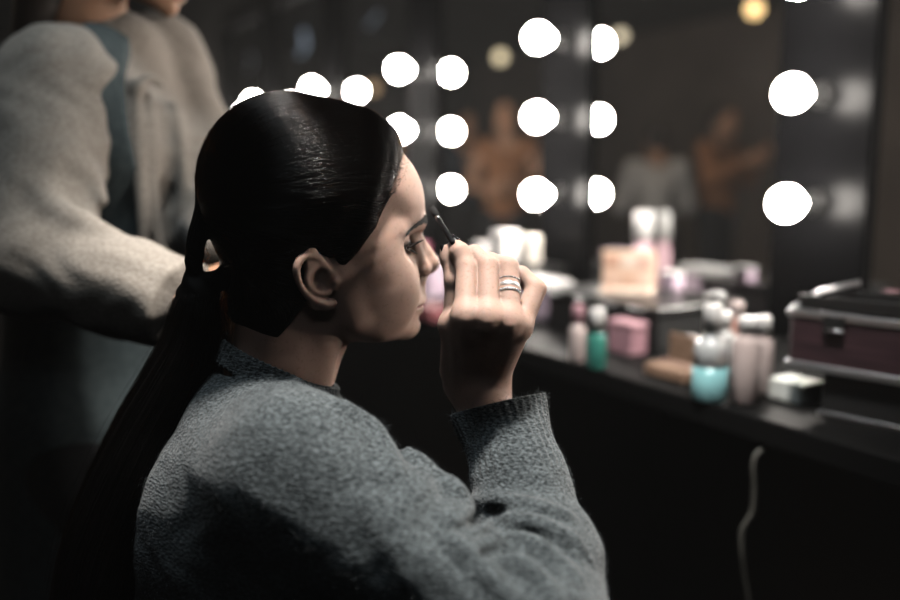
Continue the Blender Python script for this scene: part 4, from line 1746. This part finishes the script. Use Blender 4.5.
M_CASE = noisy(plastic('burgundy_case_shell', (.035, .016, .021), .5), (.022, .010, .013), (.055, .026, .032), 18, bump=.3, bscale=90, stretch=(.4, 1, 12))


def bottle(P, r, hb, hn, rn, hc, rcap, body, cap, label, liquid=None, lf=.6, name='bottle', cat_='bottle', group=None, pump=False, rz=None, sq=1.0, upper=None):
    o = empty(name)
    pr = [(r * .9, 0), (r, r * .12), (r, hb * .86), (r * .86, hb * .95), (rn, hb), (rn, hb + hn)]
    if upper:
        MB().lathe(pr[:2] + [(r, hb * .55)], n=32, sy=sq).build('body', body, o)
        MB().lathe([(r, hb * .551)] + pr[2:], n=32, sy=sq).build('shoulder', upper, o)
        liquid = None
    else:
        MB().lathe(pr, n=32, sy=sq).build('body', body, o)
    if liquid:
        MB().lathe([(r * .8, .002), (r * .93, r * .2), (r * .93, hb * lf), (.002, hb * lf)], n=32, sy=sq).build('liquid', liquid, o)
    z = hb + hn
    MB().lathe([(rcap, z), (rcap, z + hc * .9), (rcap * .85, z + hc)], n=28).build('cap', cap, o)
    if pump:
        q = MB()
        q.lathe([(.004, z + hc), (.004, z + hc + .018)], n=12)
        q.tube([(0, 0, z + hc + .018), (0, 0, z + hc + .024), (.012, 0, z + hc + .026), (.032, 0, z + hc + .020)], [.008, .009, .006, .004], 12)
        q.build('pump', cap, o)
    place(o, P, rz)
    return tag(o, label, cat_, group)


def carton(P, w, d, h, m, label, name='carton', cat_='box', lid=None, rz=None, lidm=None, group=None):
    o = empty(name)
    MB().box((-w / 2, -d / 2, 0), (w / 2, d / 2, h * (.8 if lid else 1)), .002).build('body', m, o)
    if lid:
        MB().box((-w / 2 - .002, -d / 2 - .002, h * .8 + .0005), (w / 2 + .002, d / 2 + .002, h), .003).build('lid', lidm or m, o)
    place(o, P, rz)
    return tag(o, label, cat_, group)


# right front cluster on the counter
bottle(ctr(709, 399), .0255, .092, .010, .011, .040, .013, M_TURQ, M_WHITE, 'clear bottle half full of turquoise lotion at the counter front', liquid=M_TURQ, lf=.72, upper=M_GLASS)
bottle(ctr(717, 384), .024, .088, .006, .015, .022, .018, M_WHITE, M_WHITE, 'tall white pump bottle behind the turquoise lotion', pump=True)
bottle(ctr(744, 402), .020, .100, .006, .012, .020, .014, M_PINKC, M_WHITE, 'clear pink bottle beside the turquoise lotion', liquid=M_ROSE, lf=.35)
bottle(ctr(760, 392), .017, .085, .006, .010, .026, .012, M_PINKC, M_WHITE, 'slim pale pink bottle with white cap behind the clear pink bottle')
bottle(ctr(733, 378), .016, .100, .006, .010, .020, .012, M_ROSE, M_PINKC, 'slim rose bottle standing behind the clear pink bottle')
carton(ctr(795, 399), .060, .05, .030, M_PAPER, 'stack of white cotton pads in paper beside the train case', name='cotton_pad_pack', cat_='cotton pads')
# low compacts left of the lotion
comp = empty('compact_case')
MB().box((-.045, -.03, 0), (.045, .03, .020), .003).build('base', M_BROWN, comp)
MB().box((-.045, -.030, .020), (.045, -.026, .065), .001).build('lid', M_BROWN, comp)
for i in range(4):
    MB().lathe([(.008, .0202), (.009, .0225), (.006, .0235)], c=(-.03 + .02 * i, -.004, 0), n=18).build('pan', mat('powder_pan', (.55 - .06 * i, .36 - .05 * i, .28 - .04 * i), .5), comp)
place(comp, ctr(676, 377))
tag(comp, 'open tan powder compact left of the turquoise lotion', 'compact')
jar = empty('cream_jar')
MB().lathe([(.017, 0), (.018, .004), (.018, .022), (.016, .024)], n=28).build('pot', M_GLASS, jar)
MB().lathe([(.0185, .0242), (.0185, .036), (.014, .042), (.004, .044)], n=28).build('lid', M_WHITE, jar)
place(jar, ctr(688, 360))
tag(jar, 'small round jar with white lid behind the tan compact', 'jar')
bottle(ctr(596, 367), .0165, .060, .006, .008, .036, .0125, M_GREEN, M_WHITE, 'green bottle with tall white cap at the left counter front')
bottle(ctr(577, 361), .0135, .065, .005, .007, .030, .010, M_PINKC, M_MAUVE, 'small pink bottle left of the green bottle')
carton(ctr(627, 352), .066, .04, .060, M_MAUVE, 'mauve carton standing behind the green bottle', lid=True)

# black make-up box with a tray on top, holding the palette
tz = COUNTER_Z + .085
tray = empty('makeup_box')
MB().box((-.17, -.110, 0), (.17, .110, .070), .003).build('body', M_BLKS, tray)
MB().box((-.175, -.115, .0705), (.175, .115, .085), .003).build('tray', M_BLK, tray)
for x in (-.12, -.04, .05, .13):
    MB().tube([(x - .02, .118, .078), (x + .02, .118, .078)], .0022, 8).build('trim_bar', M_ALU, tray)
tp_ = on_z(640, 293, COUNTER_Z + .0855)
tp_ = np.array([tp_[0], tp_[1], COUNTER_Z])
place(tray, tp_)
tag(tray, 'long black make-up box carrying the open palette', 'makeup box')


def on_tray(px, py):
    return on_z(px, py, tp_[2] + .0852)


pal = empty('makeup_palette')
M_PEACHY = [(.75, .50, .38), (.70, .44, .32), (.80, .58, .46), (.62, .36, .26), (.78, .62, .52), (.66, .42, .34)]
MB().box((-.055, -.004, 0), (.055, .004, .085), .002).build('lid', plastic('peach_palette_card', (.78, .56, .42), .5), pal)
MB().box((-.055, -.062, 0), (.055, -.0045, .008), .002).build('base', plastic('cream_palette_card', (.80, .66, .54), .5), pal)
for r in range(2):
    for c in range(3):
        k = M_PEACHY[r * 3 + c]
        MB().lathe([(.0125, .0082), (.0125, .0096), (.011, .0100)], c=(-.034 + .034 * c, -.019 - .026 * r, 0), n=20).build('powder_pan', mat('powder_shade', k, .7), pal)
        MB().box((-.049 + .034 * c, -.0062, .012 + .036 * r), (-.019 + .034 * c, -.0042, .040 + .036 * r), .001).build('swatch', mat('swatch_shade', tuple(x * .95 for x in k), .6), pal)
place(pal, on_tray(628, 291), -.30)
tag(pal, 'open peach and cream eyeshadow palette standing on the black make-up box', 'makeup palette')
hp2 = at(641, 310, 2.07)
bottle((hp2[0], hp2[1], COUNTER_Z), .024, .165, .008, .018, .068, .0225, plastic('pale_pink_can', (.78, .50, .56), .35), M_WHITE, 'tall pale pink spray can with big white cap rising behind the palette', name='spray_can', cat_='spray can')
carton(on_tray(672, 288), .040, .030, .036, M_LILAC, 'small lilac box on the make-up box right of the palette', lid=True, lidm=M_WHITE)
carton(ctr(722, 304), .070, .045, .050, M_LILAC, 'lilac pouch box with pale lid right of the make-up box', lid=True, lidm=M_CREAM)
bottle(ctr(690, 300), .014, .055, .005, .008, .022, .010, M_GLASS, M_ALU, 'small clear bottle with metal cap between the lilac boxes')
bottle(ctr(742, 305), .012, .060, .005, .008, .026, .010, M_BLK, M_ALU, 'black bottle with metal cap near the train case lid')
# white boxes under the second column
box2 = empty('makeup_box')
MB().box((-.15, -.06, 0), (.15, .06, .072), .003).build('body', M_BLKS, box2)
MB().box((-.154, -.064, .0725), (.154, .064, .085), .003).build('tray', M_BLK, box2)
bp3 = on_z(516, 262, COUNTER_Z + .0855)
place(box2, (bp3[0], bp3[1], COUNTER_Z))
tag(box2, 'black make-up box carrying the white cartons', 'makeup box')


def on_box2(px, py):
    return on_z(px, py, COUNTER_Z + .0852)


carton(on_box2(505, 262), .060, .05, .085, M_WHITE, 'tall white carton under the second light panel', lid=True)
carton(on_box2(531, 264), .036, .040, .075, M_CREAM, 'cream carton right of the tall white carton', lid=True)
carton(on_box2(482, 258), .040, .040, .045, M_WHITE, 'low white carton left of the tall white carton')
# lilac box on the counter edge behind the hand
carton(ctr(542, 316), .135, .07, .088, M_LILAC, 'large lilac gift box with white lid behind the raised hand', lid=True, lidm=M_WHITE)
# things between face and hand
carton(ctr(430, 296), .085, .06, .095, M_LILAC, 'lilac box seen between her nose and her thumb', lid=True)
bottle(ctr(424, 284), .022, .085, .008, .012, .03, .014, M_PINK, M_PINK, 'bright pink bottle seen under her eyebrow')
carton(ctr(432, 318), .08, .05, .030, noisy(plastic('dusty_red_card', (.30, .09, .10), .6), (.26, .08, .09), (.34, .1, .11), 30), 'flat dusty red box seen beside her lips')
bottle(ctr(456, 288), .018, .075, .008, .010, .03, .012, M_WHITE, M_WHITE, 'white bottle seen behind the wand')
# brushes laid on the counter behind the train case
for i, (px, py, a) in enumerate(((775, 312, .2), (800, 306, .5), (828, 304, .35))):
    br = empty('makeup_brush')
    MB().tube([(-.07, 0, .006), (.03, 0, .006)], [.003, .0045], 12).build('handle', M_CREAM if i else M_WHITE, br)
    MB().tube([(.03, 0, .006), (.05, 0, .006)], [.0045, .0058], 12).build('ferrule', M_ALU, br)
    MB().tube([(.05, 0, .006), (.065, 0, .007), (.08, 0, .006)], [.0058, .0075, .002], 12).build('bristles', M_BROWN, br)
    place(br, ctr(px, py), WROT + math.pi / 2 + a)
    tag(br, ['white handled make-up brush lying leftmost behind the train case', 'cream handled brush lying in the middle behind the train case', 'cream handled brush lying rightmost behind the train case'][i], 'makeup brush', 'brushes behind the train case')

# ---- black riser box and burgundy train case
RB = 1.075
lc = at(822, 425, 1.05)
rz = math.radians(-63)
riser = empty('storage_box')
q = MB().box((0, 0, 0), (.29, .18, .062), .003)
q.build('body', M_BLKS, riser)
MB().box((-.003, -.003, .0005), (.12, -.0005, .006), .0005).build('edge_trim', M_ALU, riser)
case_rot = math.atan2(-.74, .67)
cz = .0625
kp = on_z(787, 366, COUNTER_Z + cz)
cdx = np.array([math.cos(case_rot), math.sin(case_rot), 0])
cdy = np.array([-math.sin(case_rot), math.cos(case_rot), 0])
rp_ = kp + cdx * .045 + cdy * .012
place(riser, (rp_[0], rp_[1], COUNTER_Z), case_rot)
tag(riser, 'low black box under the burgundy train case', 'box')
case = empty('train_case')
W_, D_, H_ = .34, .20, .074
MB().box((0, 0, .004), (W_, D_, H_), .004).build('body', M_CASE, case)
tr_ = MB()
for z in (0.0, H_ - .002):
    tr_.box((-.003, -.003, z), (W_ + .003, .006, z + .010), .001)
    tr_.box((-.003, .006, z), (.006, D_ + .003, z + .010), .001)
    tr_.box((W_ - .006, .006, z), (W_ + .003, D_ + .003, z + .010), .001)
tr_.build('metal_edging', M_ALU, case)
for x in (.05, .23):
    lt = MB().box((x, -.008, H_ - .020), (x + .028, -.003, H_ + .004), .001).build('latch', M_BLK, case)
    MB().tube([(x + .005, -.009, H_ - .014), (x + .03, -.009, H_ - .014)], .002, 8).build('latch_bar', M_ALU, lt)
trm = MB()
trm.box((.008, .008, H_ + .009), (W_ - .008, D_ * .5, H_ + .012), .001)
trm.box((.008, .008, H_ + .012), (W_ - .008, .012, H_ + .028), .001)
trm.box((.008, D_ * .5 - .004, H_ + .012), (W_ - .008, D_ * .5, H_ + .028), .001)
trm.build('tray', M_BLK, case)
MB().tube([(.004, .0, H_ + .01), (.02, .05, H_ + .030), (.05, .10, H_ + .040)], .004, 8).build('hinge_arm', M_ALU, case)
MB().tube([(.14, .03, H_ + .012), (.145, .05, H_ + .05), (.15, .10, H_ + .055)], .003, 8).build('hinge_arm', M_ALU, case)
place(case, (kp[0], kp[1], COUNTER_Z + cz), case_rot)
tag(case, 'open burgundy train case with silver edging at the right', 'train case')

# ---- hanging cable
_c0 = at(754, 478, 1.15)
cb = [wp(to_wall(_c0)[0], .46, COUNTER_Z - .040), wp(to_wall(_c0)[0], .52, COUNTER_Z - .050)]
for px, py, y in ((754, 490, 1.15), (752, 512, 1.15), (742, 530, 1.15), (742, 552, 1.15), (744, 575, 1.155), (748, 600, 1.16), (754, 650, 1.17), (752, 720, 1.17)):
    cb.append(at(px, py, y))
e = cb[-1].copy()
e[2] = .006
cb.append(e)
cb.append(e + np.array([.15, .05, 0]))
tag(MB().tube(cat(cb, 5), .0035, 10).build('power_cable', plastic('grey_cable_rubber', (.055, .053, .046), .6)), 'thin pale cable hanging below the counter', 'cable')
# ---- small brown bag under the counter
bag = empty('handbag')
M_BAG = noisy(plastic('brown_bag_leather', (.16, .075, .045), .5), (.13, .06, .035), (.2, .09, .055), 30)
mbg = MB().box((-.15, -.07, 0), (.15, .07, .24), .03)
mbg.build('body', M_BAG, bag)
MB().tube(cat([(-.09, 0, .235), (-.07, 0, .33), (0, 0, .37), (.07, 0, .33), (.09, 0, .235)], 5), .007, 10).build('handle', M_BAG, bag)
bp2 = wp(.75, .20, 0)
place(bag, bp2)
tag(bag, 'brown leather handbag on the floor under the counter', 'bag')

# ================================================================== LAMPS
def lamp(name, r, P, col, stre, label, drop=True):
    o = empty(name, tuple(P))
    m = mat(name + '_glow', (.9, .8, .6), .4)
    b = m.node_tree.nodes['Principled BSDF']
    b.inputs['Emission Color'].default_value = (*col, 1)
    b.inputs['Emission Strength'].default_value = stre
    MB().ball((0, 0, 0), r, 20).build('globe', m, o)
    MB().lathe([(.02, r * .9), (.022, r * .9 + .05), (.008, r * .9 + .07)], n=16).build('lamp_holder', M_FRAME, o)
    MB().tube([(0, 0, r * .9 + .07), (0, 0, CZ - P[2])], .003, 8).build('cord', M_FRAME, o)
    tag(o, label, 'lamp', 'small warm pendant lamps across the room')


for (px, py, y, r, col, st, lab) in (
        (500, 57, 7.5, .05, (1, .82, .52), 1.6, 'small dull gold pendant lamp reflected between the middle bulbs'),
        (620, 36, 7.0, .045, (1, .85, .6), 1.5, 'small pale gold pendant lamp reflected beside the second bulb column'),
        (754, 9, 6.6, .055, (1, .66, .28), 3.2, 'bright amber pendant lamp reflected at the top of the widest mirror'),
        (373, 88, 8.0, .05, (1, .6, .3), .5, 'faint brown pendant lamp reflected beside her crown bulbs')):
    P = mirror_of(px, py, y)
    lamp('pendant_lamp', r, P, col, st, lab)


def fixture(px, py, y, lx, ly, col, st, label, tilt=0.0):
    P = mirror_of(px, py, y)
    o = empty('wall_light', tuple(P))
    o.rotation_euler = (0, 0, WROT)
    m = mat('cool_lamp_glow', (.8, .85, .9), .5)
    b = m.node_tree.nodes['Principled BSDF']
    b.inputs['Emission Color'].default_value = (*col, 1)
    b.inputs['Emission Strength'].default_value = st
    R_ = Matrix.Rotation(tilt, 4, 'Y')
    MB().box((-lx / 2, -.02, -ly / 2), (lx / 2, .02, ly / 2), .008).xf(R_).build('diffuser', m, o)
    MB().box((-lx / 2 - .01, -.05, -ly / 2 - .01), (lx / 2 + .01, -.021, ly / 2 + .01), .004).xf(R_).build('housing', M_FRAME, o)
    MB().tube([(0, -.035, ly / 2), (0, -.035, CZ - P[2])], .006, 8).build('hanger', M_FRAME, o)
    tag(o, label, 'lamp', 'cool lamps across the room')


fixture(301, 43, 9.0, .20, .17, (.62, .78, 1), .42, 'square cool lamp reflected above her crown', .4)
fixture(374, 13, 8.4, .34, .10, (.62, .78, 1), .22, 'long cool lamp reflected at the top of the picture', .35)
fixture(249, 62, 10.5, .18, .14, (.62, .72, 1), .035, 'faint cool lamp reflected left of the square cool lamp', .3)


def area(name, P, target, size, energy, col, spread=math.pi):
    d = bpy.data.lights.new(name, 'AREA')
    d.energy = energy
    d.color = col
    d.size = size
    d.spread = spread
    o = bpy.data.objects.new(name, d)
    COL.objects.link(o)
    o.location = P
    o.rotation_euler = Vector(np.asarray(target) - np.asarray(P)).to_track_quat('-Z', 'Y').to_euler()
    return o


# cool ceiling lamp over the seats and overhead spot; the rest are added fills
area('ceiling_or_fill_light', (-.25, .72, 2.62), (-.22, .76, 1.0), .35, COOL, (.80, .93, 1.0))
area('ceiling_or_fill_light', (.25, -.9, 2.6), (0, .8, 1.0), .6, COOL2, (.85, .93, 1.0))  # added camera-side fill for the sweater's dark side, no fixture there
_kd = bpy.data.lights.new('ceiling_or_fill_spot', 'SPOT')
_kd.energy = KEY * 4
_kd.color = (1, .95, .89)
_kd.spot_size = math.radians(52)
_kd.spot_blend = .6
_kd.shadow_soft_size = .07
_ko = bpy.data.objects.new('ceiling_or_fill_spot', _kd)
COL.objects.link(_ko)
_ko.location = (.06, .82, 2.32)
_ko.rotation_euler = (Vector((-.02, .80, 1.08)) - _ko.location).to_track_quat('-Z', 'Y').to_euler()
_pd = bpy.data.lights.new('ceiling_or_fill_spot', 'SPOT')  # added spot that brightens the products on the counter
_pd.energy = PROD
_pd.color = (1, .95, .90)
_pd.spot_size = math.radians(46)
_pd.spot_blend = .5
_pd.shadow_soft_size = .08
_po = bpy.data.objects.new('ceiling_or_fill_spot', _pd)
COL.objects.link(_po)
_po.location = (.15, .55, 2.5)
_po.rotation_euler = (Vector((.33, 1.68, .95)) - _po.location).to_track_quat('-Z', 'Y').to_euler()
area('ceiling_or_fill_light', (1.45, .76, 2.45), (0, .86, 1.12), .5, FRONT, (1, .92, .84))  # added front fill for her face, not a known lamp
pw = mirror_of(680, 60, 6.3)
area('ceiling_or_fill_light', (pw[0], pw[1], 2.6), (pw[0] + .3, pw[1], 0), .8, WARM, (1, .80, .60))  # added warm light to brighten the people in the widest mirror
pw = mirror_of(480, 60, 6.6)
area('ceiling_or_fill_light', (pw[0] + .5, pw[1] - .6, 2.6), (pw[0] + .1, pw[1], 0.8), .8, WARM, (1, .80, .60))  # second added warm light, for the people beside the middle bulbs

wd2 = bpy.data.worlds.new('room_air')
SC.world = wd2
wd2.use_nodes = True
wd2.node_tree.nodes['Background'].inputs[0].default_value = (.01, .01, .011, 1)

if HAZE > 0:
    # thin haze added through the whole room to lift the blacks
    _nt = wd2.node_tree
    _vs = _nt.nodes.new('ShaderNodeVolumeScatter')
    _vs.inputs['Density'].default_value = HAZE
    _vs.inputs['Color'].default_value = (1, 1, 1, 1)
    _vs.inputs['Anisotropy'].default_value = 0.0
    _nt.links.new(_vs.outputs[0], _nt.nodes['World Output'].inputs['Volume'])

SC.view_settings.view_transform = 'Standard'
SC.view_settings.look = 'None'
SC.view_settings.exposure = 0
SC.view_settings.gamma = 1
SC.cycles.sample_clamp_indirect = 3.0
SC.cycles.max_bounces = 8
SC.cycles.diffuse_bounces = 0
SC.cycles.caustics_reflective = False
SC.cycles.caustics_refractive = False
